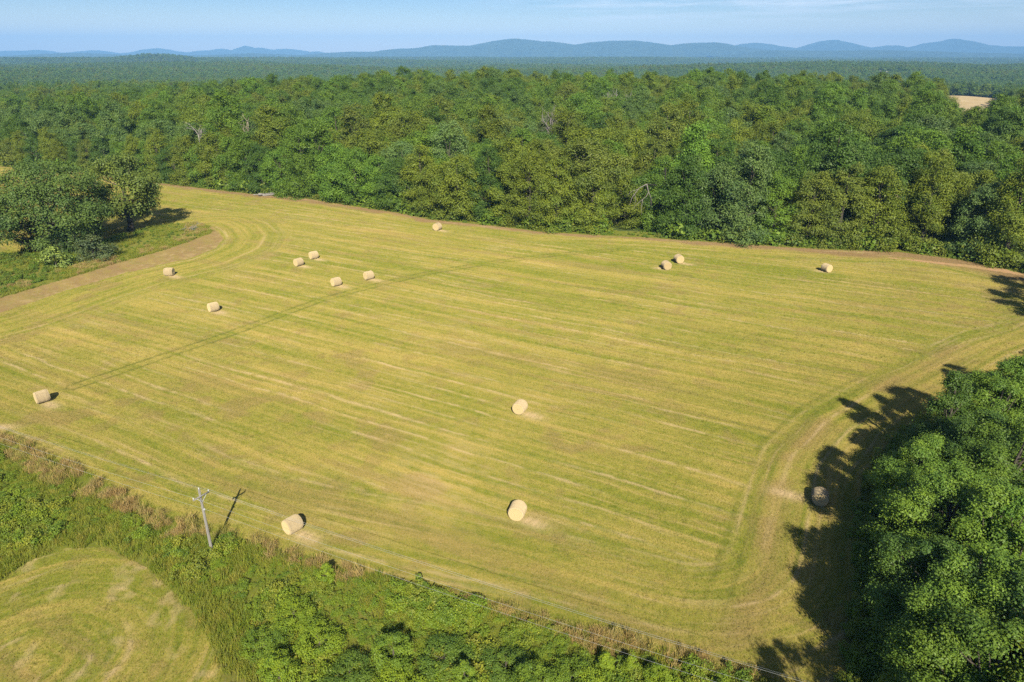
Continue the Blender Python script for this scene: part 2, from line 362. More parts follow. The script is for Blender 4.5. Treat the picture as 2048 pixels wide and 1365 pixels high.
def field_attrs(X, Y):
    """zone (0 field, 1 bare strip, 2 verge, 3 clearing, -1 none), colour mix, height"""
    sh = X.shape
    fin = inside(X, Y, FIELD); isl = inside(X, Y, ISLAND); strip = inside(X, Y, STRIP); clr = inside(X, Y, CLEARING)
    dF = linedist(X, Y, FENCE); dW = linedist(X, Y, WOODS); dFar = linedist(X, Y, FAR); dI = linedist(X, Y, STRIP, True); dC = linedist(X, Y, CLEARING, True)
    zone = np.full(sh, -1, np.int8)
    out_near = ~fin & ((dF < 26) | (dW < 9) | (dFar < 6))
    zone[out_near] = 2; zone[fin] = 0; zone[fin & isl] = 2; zone[fin & strip] = 1; zone[clr & ~fin] = 3
    zone[inside(X, Y, MEADOW) & ~fin] = 2
    dry = np.zeros(sh, np.float32); pale = np.zeros(sh, np.float32)
    # inner swaths
    s = X*TN[0] + Y*TN[1]; t = X*TD[0] + Y*TD[1]
    d0, p0 = streaks(s, t, 11)
    # headland passes that follow the margins
    dm = np.minimum(np.minimum(dW, dFar), np.where(fin & ~strip, dI, 99))
    Rc = 14.0; dm2 = Rc - np.hypot(np.maximum(Rc - dm, 0), np.maximum(Rc - dF, 0)); dm2 = np.where(dm2 > Rc - .01, np.minimum(dm, dF), dm2)
    wob = fbm(X/14, Y/14, 71, 2)*3 - 1.5
    d1, p1 = streaks(dm2, t*.9 + s*.5, 23)
    w = 1 - sstep(9.0, 12.0, dm2 + .5*wob)
    w = np.maximum(w, .8*(1 - sstep(14, 19, np.where(fin & ~strip, dI, 99) + wob)))
    dry = d0*(1 - w) + d1*w; pale = p0*(1 - w) + p1*w*.8
    # clearing: rings around its middle
    cx, cy = ground_at(70, 1330)
    rr = np.hypot((X - cx), (Y - cy)*1.05) + 1.2*(fbm(X/7, Y/7, 31, 2) - .5); th = np.arctan2(Y - cy, X - cx)*12
    d2, p2 = streaks(rr*1.1, th*.7, 37)
    dry = np.where(zone == 3, .40 + 1.2*(d2 - .5), dry); pale = np.where(zone == 3, p2*.75*sstep(.35, .6, fbm(X/3, Y/3, 38, 2)) + .4*sstep(.6, .8, fbm(X/1.6, Y/1.6, 39, 3)), pale)
    big = fbm(X/38, Y/30, 51, 3); blot = fbm(X/9, Y/6, 52, 3); fine = fbm(X/2.2, Y/2.0, 53, 3)
    dry = dry - .10 + .40*(big - .5) + .34*(blot - .5) + .30*(fine - .5)
    soil = .40*sstep(.62, .78, fbm(X/5 + 3, Y/4, 54, 3))*sstep(.5, .6, fbm(X/30, Y/30 + 7, 55, 2))
    soil = np.maximum(soil, .26*sstep(.64, .78, fbm(X/2.6, Y/2.2, 57, 2)))
    q = vnoise(s/1.7, t/26, 95)*.75 + .25*vnoise(s/.5, t/6, 96); soil = np.maximum(soil, .34*sstep(.56, .80, q)*sstep(.35, .6, fbm(X/24, Y/18, 97, 2)))
    # paler straw plus antisolar bright spot painted into the colour, left of the bale
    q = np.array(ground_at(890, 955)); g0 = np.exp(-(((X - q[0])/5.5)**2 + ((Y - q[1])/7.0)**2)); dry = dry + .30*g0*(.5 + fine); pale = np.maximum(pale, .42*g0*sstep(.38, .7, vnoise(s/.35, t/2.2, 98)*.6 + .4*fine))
    # margins: worn brown along the far forest and the wood
    wide = np.interp(X, [-130, -80, -20, 10, 60, 90, 112], [3, 6, 4, 3.2, 5, 9, 12])
    soil = np.maximum(soil, .95*(1 - sstep(.35, 1.0, (dFar + 2.2*(fbm(X/5, Y/5, 58, 3) - .5)*2)/wide))*(zone == 0)*sstep(.2, .5, fbm(X/6, Y/2.5, 59, 3) + .12))
    ringw = np.exp(-((dW - 7.5 + wob*.5)/1.7)**2)
    soil = np.maximum(soil, .5*ringw*(zone == 0)*sstep(.35, .6, blot))
    # strip and dirt pull-in
    e = fbm(X*.9 + Y*.6, (Y*.9 - X*.6)/6, 61, 3)
    soil = np.where(zone == 1, .50 + .50*fbm(X/1.2, Y/1.2, 62, 3) + .5*(e - .5), soil)
    dS = linedist(X, Y, ISLAND, True)
    pale = np.where(zone == 1, .30*sstep(.45, .8, fbm(X/.9, Y/.9, 63, 2))*sstep(.3, .9, fbm(X/5, Y/5, 64, 2) + .07*(dS - 2)), pale)
    # pale scuffed hay at the left edge
    q = np.array(ground_at(-6, 856)); g0 = np.exp(-(((X - q[0])/2.6)**2 + ((Y - q[1])/.9)**2)); pale = np.maximum(pale, 1.2*g0 - .1)
    # tractor track, two wheel lines, pressed greener
    dT = linedist(X, Y, TRACK); onT = sstep(.25, .55, fbm(X/6, Y/6, 65, 2) + .12)
    wheel = np.exp(-((dT - .95)/.26)**2)*onT
    alpha = .58*wheel*(zone == 0)*(.5 + .5*sstep(.3, .6, vnoise(X/1.1, Y/1.1, 69)))
    dry = dry - .12*np.exp(-(dT/1.8)**2); pale = pale*(1 - .8*np.exp(-(dT/1.8)**2))
    # wheel arc beside the wood
    for off, a_ in ((9.2, .28), (11.0, .28), (5.0, .25), (3.4, .25)):
        alpha = np.maximum(alpha, a_*np.exp(-((dW - off - .6*(fbm(X/12, Y/12, 66, 2) - .5))/.3)**2)*(zone == 0)*(Y < 95)*sstep(.35, .6, fbm(X/9, Y/9, 67, 2)))
    # loose hay the baler dropped beside each bale
    for (uv, ax, dia, lab) in BALES:
        bx, by = ground_at(*uv); near = (abs(X - bx) < 8) & (abs(Y - by) < 8)
        if not near.any(): continue
        k_ = {1638: -3.6, 1332: -1.6, 1652: -1.3}.get(uv[0], 1.1)
        gx, gy = bx + k_*TD[0], by + k_*TD[1]
        a_ = (X - gx)*TD[0] + (Y - gy)*TD[1]; b_ = (X - gx)*TN[0] + (Y - gy)*TN[1]
        g0 = np.exp(-((a_ - .6)/1.7)**2 - ((b_ + .1)/.85)**2)*(.55 + .75*vnoise(a_/.22, b_/1.5, 68))
        pale = np.where(near, np.maximum(pale, g0*1.15), pale)
    # verge: rough green
    dry = np.where(zone == 2, .12 + .5*(blot - .5) + .3*(fine - .5), dry); pale = np.where(zone == 2, 0, pale)
    soil = np.where((zone == 2), .25*sstep(.5, .7, blot), soil)
    alpha = np.where(zone == 2, .45, alpha)
    # far right dirt run
    run = G([(1780, 517), (1850, 524), (1940, 534), (2060, 549), (2250, 575)]); dr = linedist(X, Y, run)
    rw = np.interp(X, [85, 95, 110], [.5, 1.1, 2.4])
    bare = (1 - sstep(.5, 1.1, dr/rw + .5*(fine - .5)))*(X > 78)
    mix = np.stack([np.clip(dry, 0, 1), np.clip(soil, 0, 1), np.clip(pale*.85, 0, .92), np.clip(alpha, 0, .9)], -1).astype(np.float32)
    zone = np.where((bare > .5) & (zone == 0), 4, zone)
    # relief: stubble tufts, swath ridges
    z = .10*(fbm(X/.55, Y/.55, 81, 2) - .5) + .25*(fbm(X/14, Y/14, 82, 2) - .5)*sstep(0, 5, dF) + .05*np.clip(pale, 0, 1)
    z = z - .05*alpha
    return zone, mix, z.astype(np.float32)

def build_field():
    mats = {0: M_field, 1: M_field, 2: M_field, 3: M_field, 4: track_mat()}
    names = {0: 'hay_field', 1: 'bare_strip', 2: 'verge', 3: 'mown_clearing', 4: 'dirt_track'}
    rs = np.random.default_rng(3)
    parts = {k: [] for k in names}
    for (x0, x1, y0, y1, st) in ((-76, 82, 27, 92, .105), (-292, 122, 92, 292, .26)):
        xs = np.arange(x0, x1 + st*.5, st); ys = np.arange(y0, y1 + st*.5, st)
        X, Y = np.meshgrid(xs, ys); X = X.astype(np.float64); Y = Y.astype(np.float64)
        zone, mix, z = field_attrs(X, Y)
        jit = .34*st
        tall = .024 if st < .2 else .06
        edge = np.zeros(X.shape, bool); edge[0] = edge[-1] = True; edge[:, 0] = edge[:, -1] = True
        Xj = X + np.where(edge, 0, rs.uniform(-jit, jit, X.shape)); Yj = Y + np.where(edge, 0, rs.uniform(-jit, jit, X.shape))
        z = z + np.where(edge, 0, rs.normal(0, tall, X.shape)*np.where(mix[..., 1] > .5, .6, 1))
        idx = np.arange(X.size).reshape(X.shape)
        Fq = np.stack([idx[:-1, :-1], idx[:-1, 1:], idx[1:, 1:], idx[1:, :-1]], -1).reshape(-1, 4)
        fz = zone[:-1, :-1].reshape(-1)
        V = np.stack([Xj, Yj, z], -1).reshape(-1, 3); mx = mix.reshape(-1, 4)
        for k in names:
            f = Fq[fz == k]
            if len(f): parts[k].append((V, f, mx))
    # cut stubble and loose straw: short blades standing in the same turf
    for (x0, x1, y0, y1, nb, bw, bh) in ((-90, 92, 30, 118, 1700000, .028, .095), (-125, 118, 80, 246, 700000, .045, .095)):
        bx = rs.uniform(x0, x1, nb); by = rs.uniform(y0, y1, nb); keep = rs.uniform(size=nb) < (1 - sstep(76, 118, by) if y0 < 60 else sstep(80, 118, by)); bx, by = bx[keep], by[keep]; nb = len(bx)
        zone, mix, z = field_attrs(bx, by)
        a = rs.uniform(0, 2*PI, nb); ln = rs.uniform(.1, .9, nb); la = rs.uniform(0, 2*PI, nb); h = bh*rs.uniform(.5, 1.3, nb); w = bw*rs.uniform(.6, 1.3, nb)*.5
        tx, ty, tz = np.cos(la)*ln*h, np.sin(la)*ln*h, h*np.sqrt(1 - .6*ln**2); cx, cy = np.cos(a)*w, np.sin(a)*w
        V = np.stack([np.stack([bx - cx, by - cy, z - .03], -1), np.stack([bx + cx, by + cy, z - .02], -1), np.stack([bx + cx*.4 + tx, by + cy*.4 + ty, z + tz], -1), np.stack([bx - cx*.4 + tx, by - cy*.4 + ty, z + tz], -1)], 1)
        mix[:, 0] = np.clip(mix[:, 0] + rs.normal(.03, .16, nb), 0, 1)
        for k in (0, 3):
            sel = zone == k
            if k == 3 and y0 > 60: continue
            n_ = int(sel.sum())
            if n_: parts[k].append((V[sel].reshape(-1, 3), np.arange(n_*4).reshape(-1, 4), np.repeat(mix[sel], 4, 0)))
    for k, lst in parts.items():
        VV, FF, MM, n = [], [], [], 0
        for V, f, mx in lst:
            u, inv = np.unique(f, return_inverse=True)
            VV.append(V[u]); MM.append(mx[u]); FF.append(inv.reshape(f.shape) + n); n += len(u)
        if not VV: continue
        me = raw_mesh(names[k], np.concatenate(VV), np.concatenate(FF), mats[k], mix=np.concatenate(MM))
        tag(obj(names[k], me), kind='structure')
build_field()

# far clearings
def flat_patch(name, poly, mat, dz=.1, n=40):
    lo, hi = poly.min(0), poly.max(0)
    xs = np.linspace(lo[0], hi[0], n); ys = np.linspace(lo[1], hi[1], n*2)
    X, Y = np.meshgrid(xs, ys); ins = inside(X, Y, poly)
    idx = np.arange(X.size).reshape(X.shape)
    F = np.stack([idx[:-1, :-1], idx[:-1, 1:], idx[1:, 1:], idx[1:, :-1]], -1).reshape(-1, 4)[ins[:-1, :-1].ravel()]
    V = np.stack([X, Y, terrain(X, Y) + dz], -1).reshape(-1, 3)
    u, inv = np.unique(F, return_inverse=True)
    return tag(obj(name, raw_mesh(name, V[u], inv.reshape(F.shape), mat, smooth=True)), kind='structure')
flat_patch('pasture', PASTURE, plain_mat('dry_pasture', (.302, .223, .108), (.374, .288, .158), .08), .8)
flat_patch('meadow', MEADOW, plain_mat('meadow_grass', (.094, .122, .022), (.173, .173, .036), .06), .35)
flat_patch('barnyard', BARNYARD, plain_mat('barnyard_grass', (.07, .1, .02), (.11, .13, .035), .02), .8)
flat_patch('house_yard', YARD, plain_mat('yard_grass', (.072, .101, .022), (.115, .130, .036), .06), .8)

# ---------------------------------------------------------------- tree builder
def leaf_quads(P, N, size, rs, asp=.62):
    """one folded leaf spray per point"""
    n = len(P)
    r = rs.normal(size=(n, 3)); A = np.cross(N, r); A /= np.linalg.norm(A, axis=1)[:, None] + 1e-9
    B = np.cross(N, A)
    L = (size*rs.uniform(.6, 1.35, n))[:, None]; W = L*asp
    V = np.stack([P - A*L*.5, P + B*W*.5 - A*L*.06 + N*L*.08, P + A*L*.5, P - B*W*.5 + A*L*.05 + N*L*.08], 1).reshape(-1, 3)
    return V, np.arange(n*4).reshape(-1, 4)
def profile(shape, t):
    if shape == 'oval': return np.sin(PI*np.clip(.10 + .88*t, 0, 1))**.62
    if shape == 'round': return np.sqrt(np.clip(1 - (2*t - .95)**2/1.1, .02, 1))
    if shape == 'cone': return (1.02 - t)**.62*np.clip(t*6 + .35, 0, 1)
    if shape == 'spread': return np.clip(1 - (t - .42)**2*2.3, .12, 1)**.8
    return np.clip(1.05 - .75*t**2.4, .1, 1)                      # 'edge': full to the ground
def tree_geo(seed, h, hb, r, shape, nl, nleaf, size, limb_n=14, lean=0, lob=(.24, .40), flat=.72, trunk_r=None, gaps=.0):
    rs = np.random.default_rng(seed)
    t = (np.arange(nl) + rs.uniform(0, 1, nl))/nl; rs.shuffle(t)
    ph = np.arange(nl)*2.39996 + rs.uniform(-.6, .6, nl)
    rho = r*profile(shape, t)*np.sqrt(rs.uniform(.28, 1, nl))*rs.uniform(.82, 1.1, nl)
    lr = r*rs.uniform(lob[0], lob[1], nl)*np.clip(.55 + .6*profile(shape, t), .5, 1.1)
    C = np.stack([rho*np.cos(ph) + lean*t*h, rho*np.sin(ph), hb + (h - hb)*t*.94], 1)
    keep = rs.uniform(size=nl) > gaps; C, lr, t = C[keep], lr[keep], t[keep]; nl = len(C)
    w = lr**2; w /= w.sum(); k = rs.choice(nl, nleaf, p=w)
    cen = np.array([lean*.5*h, 0, hb + (h - hb)*.42])
    out = C[k] - cen; out /= np.linalg.norm(out, axis=1)[:, None] + 1e-6
    d = rs.normal(size=(nleaf, 3)) + .75*out + np.array([0, 0, .42]); d /= np.linalg.norm(d, axis=1)[:, None]
    rad = rs.uniform(.42, 1.06, nleaf)**.6
    # twiggy sub-clumps: pull leaves towards spray centres
    ns = max(6, int(nleaf/nl/14)); sk = rs.integers(0, ns, nleaf)
    sd = rs.normal(size=(nl, ns, 3)) + np.array([0, 0, .35]); sd /= np.linalg.norm(sd, axis=2)[..., None]
    sprayd = sd[k, sk] + .55*out; sprayd /= np.linalg.norm(sprayd, axis=1)[:, None]
    dd = np.where(rs.uniform(size=nleaf)[:, None] < .68, sprayd + .26*rs.normal(size=(nleaf, 3)), d)
    ext = rs.uniform(.62, 1.62, (nl, ns))[k, sk]
    P = C[k] + dd*(lr[k]*rad*ext)[:, None]*np.array([1, 1, flat])
    N = .80*dd + .45*rs.normal(size=(nleaf, 3)) + np.array([0, 0, .40]); N /= np.linalg.norm(N, axis=1)[:, None]
    P[:, 2] = np.maximum(P[:, 2], .12)
    V, F = leaf_quads(P, N, size, rs)
    tint = np.clip(.5 + .30*(rs.uniform(-1, 1, nl)[k]) + .26*(rs.uniform(-1, 1, (nl, ns))[k, sk]) + .11*rs.uniform(-1, 1, nleaf), 0, 1)
    crown = (V, F, np.repeat(tint, 4))
    g = Geo(); tr = trunk_r or .018*h + .04
    zz = np.linspace(0, h*.86, 8); bend = rs.normal(0, .012*h, (8, 2)).cumsum(0)*.5
    TP = np.stack([bend[:, 0] + lean*zz, bend[:, 1], zz], 1); TP[0, :2] = 0
    TR = tr*np.clip(1.25*(1 - zz/(h*.93))**.85, .06, 2); TR[0] *= 1.35
    g.tube(TP, TR, 7, .5)
    for q in rs.permutation(nl)[:limb_n]:
        z0 = max(hb*.75 + .2, min(C[q, 2]*rs.uniform(.5, .8), h*.8))
        b = np.array([np.interp(z0, zz, TP[:, 0]), np.interp(z0, zz, TP[:, 1]), z0])
        e = C[q]; m = b*.5 + e*.5 + np.array([0, 0, -.06*np.linalg.norm(e - b)]) + rs.normal(0, .05*r, 3)
        r0 = min(np.interp(z0, zz, TR)*.6, tr*.5)
        g.tube([b, (b + m)/2, m, (m + e)/2 + rs.normal(0, .03*r, 3), e], [r0, r0*.8, r0*.6, r0*.4, r0*.16], 5, .5)
    return crown, g
def tree_meshes(name, mat, *a, **k):
    (V, F, t), g = tree_geo(*a, **k)
    return raw_mesh(name + '_crown', V, F, mat, t), g.mesh(name + '_trunk', M_bark, True)
def place_tree(name, meshes, label, cat, loc, rz, s, color, group):
    t = thing(name, label, cat, loc, rz, s, group)
    c = obj('crown', meshes[0], t); c.color = (*color, 1)
    obj('trunk', meshes[1], t)
    return t

# forest variants (edge trees are leafy to the ground)
FV = [tree_meshes('forest_tree', M_leaf, 100 + i, h, hb, r, sh, nl, 25000, .375, limb_n=8, lob=lb)
      for i, (h, hb, r, sh, nl, lb) in enumerate([
        (22, .8, 5.6, 'edge', 76, (.21, .34)), (20, .6, 6.4, 'edge', 80, (.19, .32)), (23, 1.2, 5.2, 'edge', 72, (.22, .35)),
        (19, .8, 5.8, 'edge', 70, (.20, .34)), (21, 4.5, 6.5, 'round', 62, (.20, .33)), (17, .6, 6.4, 'round', 70, (.20, .34)),
        (24, 5.0, 5.8, 'oval', 62, (.21, .34)), (20, 6.5, 7.0, 'spread', 56, (.19, .33))])]
EDGE_V, DEEP_V = [0, 1, 2, 3, 5], [2, 4, 5, 6, 7, 0]
PROTO = {}
def proto_collection(name, meshes):
    c = bpy.data.collections.new(name)
    for i, me in enumerate(meshes):
        o = bpy.data.objects.new('%s_%02d' % (name, i), me); c.objects.link(o)
    PROTO[name] = c
    return c
def with_mat(me, mat):
    m = me.copy(); m.materials.clear(); m.materials.append(mat); return m
proto_collection('forest_mid', [with_mat(FV[i][0], m_) for i in DEEP_V for m_ in M_leaf_forest])
far_meshes = []
for i, (h, hb, r, sh) in enumerate([(20, 5, 5.4, 'round'), (22, 6, 5.0, 'oval'), (18, 6, 6.2, 'spread'), (21, 4, 5.2, 'edge'), (19, 5, 5.6, 'round')]):
    (V, F, t), g = tree_geo(300 + i, h, hb, r, sh, 30, 2000, .98, limb_n=1, lob=(.28, .44))
    far_meshes += [raw_mesh('forest_far_%d' % i, V, F, m_, t) for m_ in M_leaf_forest]
proto_collection('forest_far', far_meshes)

def scatter(name, P, rz, s, idx, coll, label=None, cat=None, tilt=None, sz=None):
    """many copies of one stuff, as points with instances"""
    n = len(P); me = bpy.data.meshes.new(name)
    me.vertices.add(n); me.vertices.foreach_set('co', np.ascontiguousarray(P, np.float32).ravel())
    R = np.zeros((n, 3), np.float32); R[:, 2] = rz
    if tilt is not None: R[:, :2] = tilt
    S = np.stack([s, s, s if sz is None else sz], 1).astype(np.float32)
    a = me.attributes.new('rot', 'FLOAT_VECTOR', 'POINT'); a.data.foreach_set('vector', R.ravel())
    a = me.attributes.new('scl', 'FLOAT_VECTOR', 'POINT'); a.data.foreach_set('vector', S.ravel())
    a = me.attributes.new('pick', 'INT', 'POINT'); a.data.foreach_set('value', np.ascontiguousarray(idx, np.int32))
    ng = bpy.data.node_groups.new(name, 'GeometryNodeTree')
    ng.interface.new_socket('Geometry', in_out='INPUT', socket_type='NodeSocketGeometry')
    ng.interface.new_socket('Geometry', in_out='OUTPUT', socket_type='NodeSocketGeometry')
    N, L = ng.nodes, ng.links
    gi = N.new('NodeGroupInput'); go = N.new('NodeGroupOutput'); ip = N.new('GeometryNodeInstanceOnPoints')
    ci = N.new('GeometryNodeCollectionInfo'); ci.inputs['Collection'].default_value = coll
    ci.inputs['Separate Children'].default_value = True; ci.inputs['Reset Children'].default_value = True
    def na(nm, ty):
        q = N.new('GeometryNodeInputNamedAttribute'); q.data_type = ty; q.inputs['Name'].default_value = nm
        return next(o for o in q.outputs if o.enabled and o.name == 'Attribute')
    e = N.new('FunctionNodeEulerToRotation'); L.new(na('rot', 'FLOAT_VECTOR'), e.inputs[0])
    L.new(gi.outputs[0], ip.inputs['Points']); L.new(ci.outputs[0], ip.inputs['Instance'])
    ip.inputs['Pick Instance'].default_value = True
    L.new(na('pick', 'INT'), ip.inputs['Instance Index']); L.new(e.outputs[0], ip.inputs['Rotation']); L.new(na('scl', 'FLOAT_VECTOR'), ip.inputs['Scale'])
    L.new(ip.outputs[0], go.inputs[0])
    o = obj(name, me); md = o.modifiers.new('scatter', 'NODES'); md.node_group = ng
    tag(o, label, cat, kind='stuff')
    return o

# ---------------------------------------------------------------- the forest
def forest_points(r0, r1, sp, seed, jit=.42, k=0.0, azm=.86):
    rs = np.random.default_rng(seed); out = []
    y = r0
    while y < r1:
        st = sp + k*y; half = azm*y + 30
        xs = np.arange(-half, half, st) + rs.uniform(0, st)
        p = np.stack([xs, np.full_like(xs, y)], 1) + rs.uniform(-jit, jit, (len(xs), 2))*st
        out.append(p); y += st*.92
    return np.concatenate(out)
def forest_ok(P, off):
    x, y = P[:, 0], P[:, 1]
    bad = inside(x, y, FIELD) | inside(x, y, MEADOW) | inside(x, y, PASTURE) | inside(x, y, YARD) | inside(x, y, BARNYARD)
    d = linedist(x, y, FAR); dW = linedist(x, y, WOODS[-5:])
    return ~bad & (d > off) & (dW > off)
LAND = [(40, 'the far meadow'), (390, 'the mown corner'), (540, 'the log pile'), (710, 'the light spreading tree'), (875, 'the farthest bale'),
        (1060, 'the edge midpoint'), (1253, 'the broken stump'), (1400, 'the end-on bale pair'), (1652, 'the dirt track bale'), (1905, 'the fallen log')]
SHAPEW = {0: 'tall leafy', 1: 'broad leafy', 2: 'tall oval', 3: 'tapering', 4: 'round crowned', 5: 'rounded', 6: 'tall oval', 7: 'spreading'}
def img_u(x, y, z=8):
    d = y*math.cos(PITCH) - (z - CAM_H)*math.sin(PITCH); return 1024 + FPX*x/d
ORD = ['first', 'second', 'third', 'fourth', 'fifth', 'sixth', 'seventh', 'eighth', 'ninth', 'tenth', 'eleventh', 'twelfth']
def stand(x, y, n, rs):
    q = fbm(x/70, y/45, 301, 3) + rs.normal(0, .09, len(x))
    return rs.integers(0, n, len(x))*3 + np.where(q > .54, 0, np.where(q > .44, 1, 2))
def build_forest():
    rs = np.random.default_rng(77)
    # front row walks along the edge
    line = FAR[::-1]; seg = np.hypot(*np.diff(line, axis=0).T); cum = np.concatenate([[0], seg.cumsum()])
    front = []; s = 2.0
    while s < cum[-1] - 1:
        x = np.interp(s, cum, line[:, 0]); y = np.interp(s, cum, line[:, 1])
        x2 = np.interp(s + 1, cum, line[:, 0]); y2 = np.interp(s + 1, cum, line[:, 1])
        nx, ny = -(y2 - y), (x2 - x); q = math.hypot(nx, ny) + 1e-9
        o = rs.uniform(3.6, 6.0)
        if 22 < x < 38: o += 6.5                                # the grassy bay by the broken stump
        front.append((x + nx/q*o, y + ny/q*o)); s += rs.uniform(5.8, 9.2)
    front = np.array(front)
    P = forest_points(130, 350, 8.5, 5); P = P[forest_ok(P, 10.5)]
    u = img_u(P[:, 0], P[:, 1], 15); P = P[(u > -130) & (u < 2180)]
    order = np.argsort(np.hypot(P[:, 0], P[:, 1])); P = P[order]
    nd = 292 - len(front); near, rest = P[:nd], P[nd:]
    fu = np.array([img_u(*p) for p in front])
    # name each front tree from the nearest landmark
    side = {}
    for i, uu in enumerate(fu):
        j = int(np.argmin([abs(uu - a) for a, b in LAND])); side.setdefault((j, 'right of' if uu >= LAND[j][0] else 'left of'), []).append(i)
    lab = {}
    for (j, sd), ids in side.items():
        ids.sort(key=lambda i: abs(fu[i] - LAND[j][0]))
        for r, i in enumerate(ids): lab[i] = 'front row forest tree, %s %s %s' % (ORD[min(r, 11)], sd, LAND[j][1])
    for i, (x, y) in enumerate(front):
        v = int(rs.choice(EDGE_V)); az = x/y
        pc = rs.choice(6, p=[.46, .10, .22, .04, .08, .10] if -.22 < az < .2 else [.22, .26, .32, .08, .06, .06])
        if abs(fu[i] - 715) < 45: v, pc = 5, 4                  # light green spreading tree
        if abs(fu[i] - 1480) < 60: pc = 3
        s = rs.uniform(.82, 1.1)*(1 - .16*sstep(-.3, -.6, az)*1.0)*(.88 if fu[i] < 420 else 1)
        place_tree('forest_tree', FV[v], '%s %s %s' % (PALN[pc], SHAPEW[v], lab[i]), 'tree', (x, y, float(terrain(x, y)) - .15), rs.uniform(0, 2*PI), (s, s, s*rs.uniform(.92, 1.06)), np.array(PAL[pc])*rs.uniform(.88, 1.12), 'trees of the far forest')
    for x, y in near:
        v = int(rs.choice(DEEP_V)); pc = rs.choice(6, p=[.26, .22, .26, .12, .06, .08]); uu = img_u(x, y, 15)
        j = int(np.argmin([abs(uu - a) for a, b in LAND])); s = rs.uniform(.64, 1.18)
        place_tree('forest_tree', FV[v], '%s %s tree inside the forest behind %s' % (PALN[pc], SHAPEW[v], LAND[j][1]), 'tree',
                   (x, y, float(terrain(x, y)) - .15), rs.uniform(0, 2*PI), (s*rs.uniform(.9, 1.2), s*rs.uniform(.9, 1.2), s*rs.uniform(.9, 1.08)), np.array(PAL[pc])*rs.uniform(.80, 1.22), 'trees of the far forest')
    P = forest_points(350, 760, 8.6, 6, azm=.84); P = P[forest_ok(P, 10)]
    P = np.vstack([rest, P]); z = terrain(P[:, 0], P[:, 1]) - .2; n = len(P); s = rs.uniform(.60, 1.2, n)
    scatter('forest', np.column_stack([P, z]), rs.uniform(0, 6.28, n), s, stand(P[:, 0], P[:, 1], 6, rs), PROTO['forest_mid'], 'deep green broadleaf forest stretching away behind the front trees', 'forest', sz=s*rs.uniform(.85, 1.12, n))
    P = forest_points(760, 9800, 8.2, 8, k=.0026, azm=.82); P = P[forest_ok(P, 10)]
    z = terrain(P[:, 0], P[:, 1]) - .4; n = len(P); D = np.hypot(P[:, 0], P[:, 1])
    s = rs.uniform(.8, 1.2, n)*np.clip(1 + (D - 800)/5200, 1, 2.4); sz = rs.uniform(.8, 1.2, n)*np.clip(1 + (D - 800)/16000, 1, 1.4)
    scatter('distant_woodland', np.column_stack([P, z]), rs.uniform(0, 6.28, n), s, stand(P[:, 0]/3, P[:, 1]/3, 5, rs), PROTO['forest_far'], 'hazy blue green woodland reaching to the foot of the mountains', 'woodland', sz=sz)
build_forest()

# ---------------------------------------------------------------- mountains on the skyline
def mountains(name, D, prof, width, seed, base=-45):
    m = bpy.data.materials.get('mountain_forest')
    if not m:
        m, n, l, p, o = new_mat('mountain_forest')
        c = mixc(n, l, rng_(n, l, noise(n, l, .008, 8, .75), .35, .65), (.018, .040, .016), (.050, .075, .026))
        l.new(c, p.inputs['Base Color'])
    q = np.array([at_range(u, v, D) for u, v in prof]); xs = np.linspace(q[0, 0], q[-1, 0], 520)
    zr = np.interp(xs, q[:, 0], q[:, 2]); kern = np.hanning(7); kern /= kern.sum()
    zr = np.convolve(np.pad(zr, 3, 'edge'), kern, 'valid') + D/2400*(fbm(xs/110, xs*0, seed, 3) - .5)
    w = np.linspace(-1, 1, 61)
    X = np.repeat(xs[None], 61, 0); Y = D + w[:, None]*width + 0*X
    prof_w = np.cos(w*PI/2)[:, None]**1.15
    spur = (fbm(X/330, Y/420, seed + 3, 3) - .5)*(1 - np.abs(w[:, None]))*np.abs(w[:, None])*3.0
    Z = base + (zr[None] - base)*np.clip(prof_w*(1 + .35*spur), 0, 1) + D/3000*(fbm(X/45, Y/45, seed + 6, 2) - .5)*prof_w
    idx = np.arange(X.size).reshape(X.shape)
    F = np.stack([idx[:-1, :-1], idx[:-1, 1:], idx[1:, 1:], idx[1:, :-1]], -1).reshape(-1, 4)
    tag(obj(name, raw_mesh(name, np.stack([X, Y, Z], -1).reshape(-1, 3), F, m, smooth=True)), kind='structure')
mountains('mountains', 12500, [(560, 116), (620, 110), (660, 106), (700, 104), (755, 104), (770, 101), (800, 98), (835, 97), (865, 91), (940, 92), (960, 88), (985, 83), (1005, 80), (1030, 78), (1060, 80), (1085, 84), (1095, 83), (1130, 87), (1150, 90), (1175, 86), (1220, 82), (1270, 82), (1300, 85), (1342, 91), (1370, 87), (1400, 86), (1425, 85), (1450, 89), (1480, 95), (1520, 100), (1600, 108), (1700, 114)], 1600, 1)
mountains('mountains', 17500, [(-160, 112), (-60, 109), (0, 106), (20, 102), (60, 102), (75, 100), (95, 104), (130, 107), (160, 104), (190, 101), (215, 105), (245, 111), (255, 106), (275, 105), (290, 101), (318, 97), (340, 101), (375, 106), (400, 102), (425, 101), (440, 98), (465, 102), (480, 97), (490, 92), (505, 96), (520, 96), (545, 100), (570, 98), (600, 101), (622, 105), (635, 103), (660, 109), (720, 114)], 1400, 2)
mountains('mountains', 15500, [(1380, 108), (1440, 93), (1470, 92), (1490, 88), (1510, 86), (1540, 90), (1570, 94), (1594, 97), (1615, 91), (1640, 84), (1665, 80), (1690, 84), (1715, 92), (1735, 97), (1755, 95), (1785, 91), (1805, 96), (1830, 94), (1860, 86), (1890, 82), (1905, 78), (1930, 82), (1960, 90), (2000, 93), (2048, 94), (2110, 92), (2200, 100)], 1500, 3)
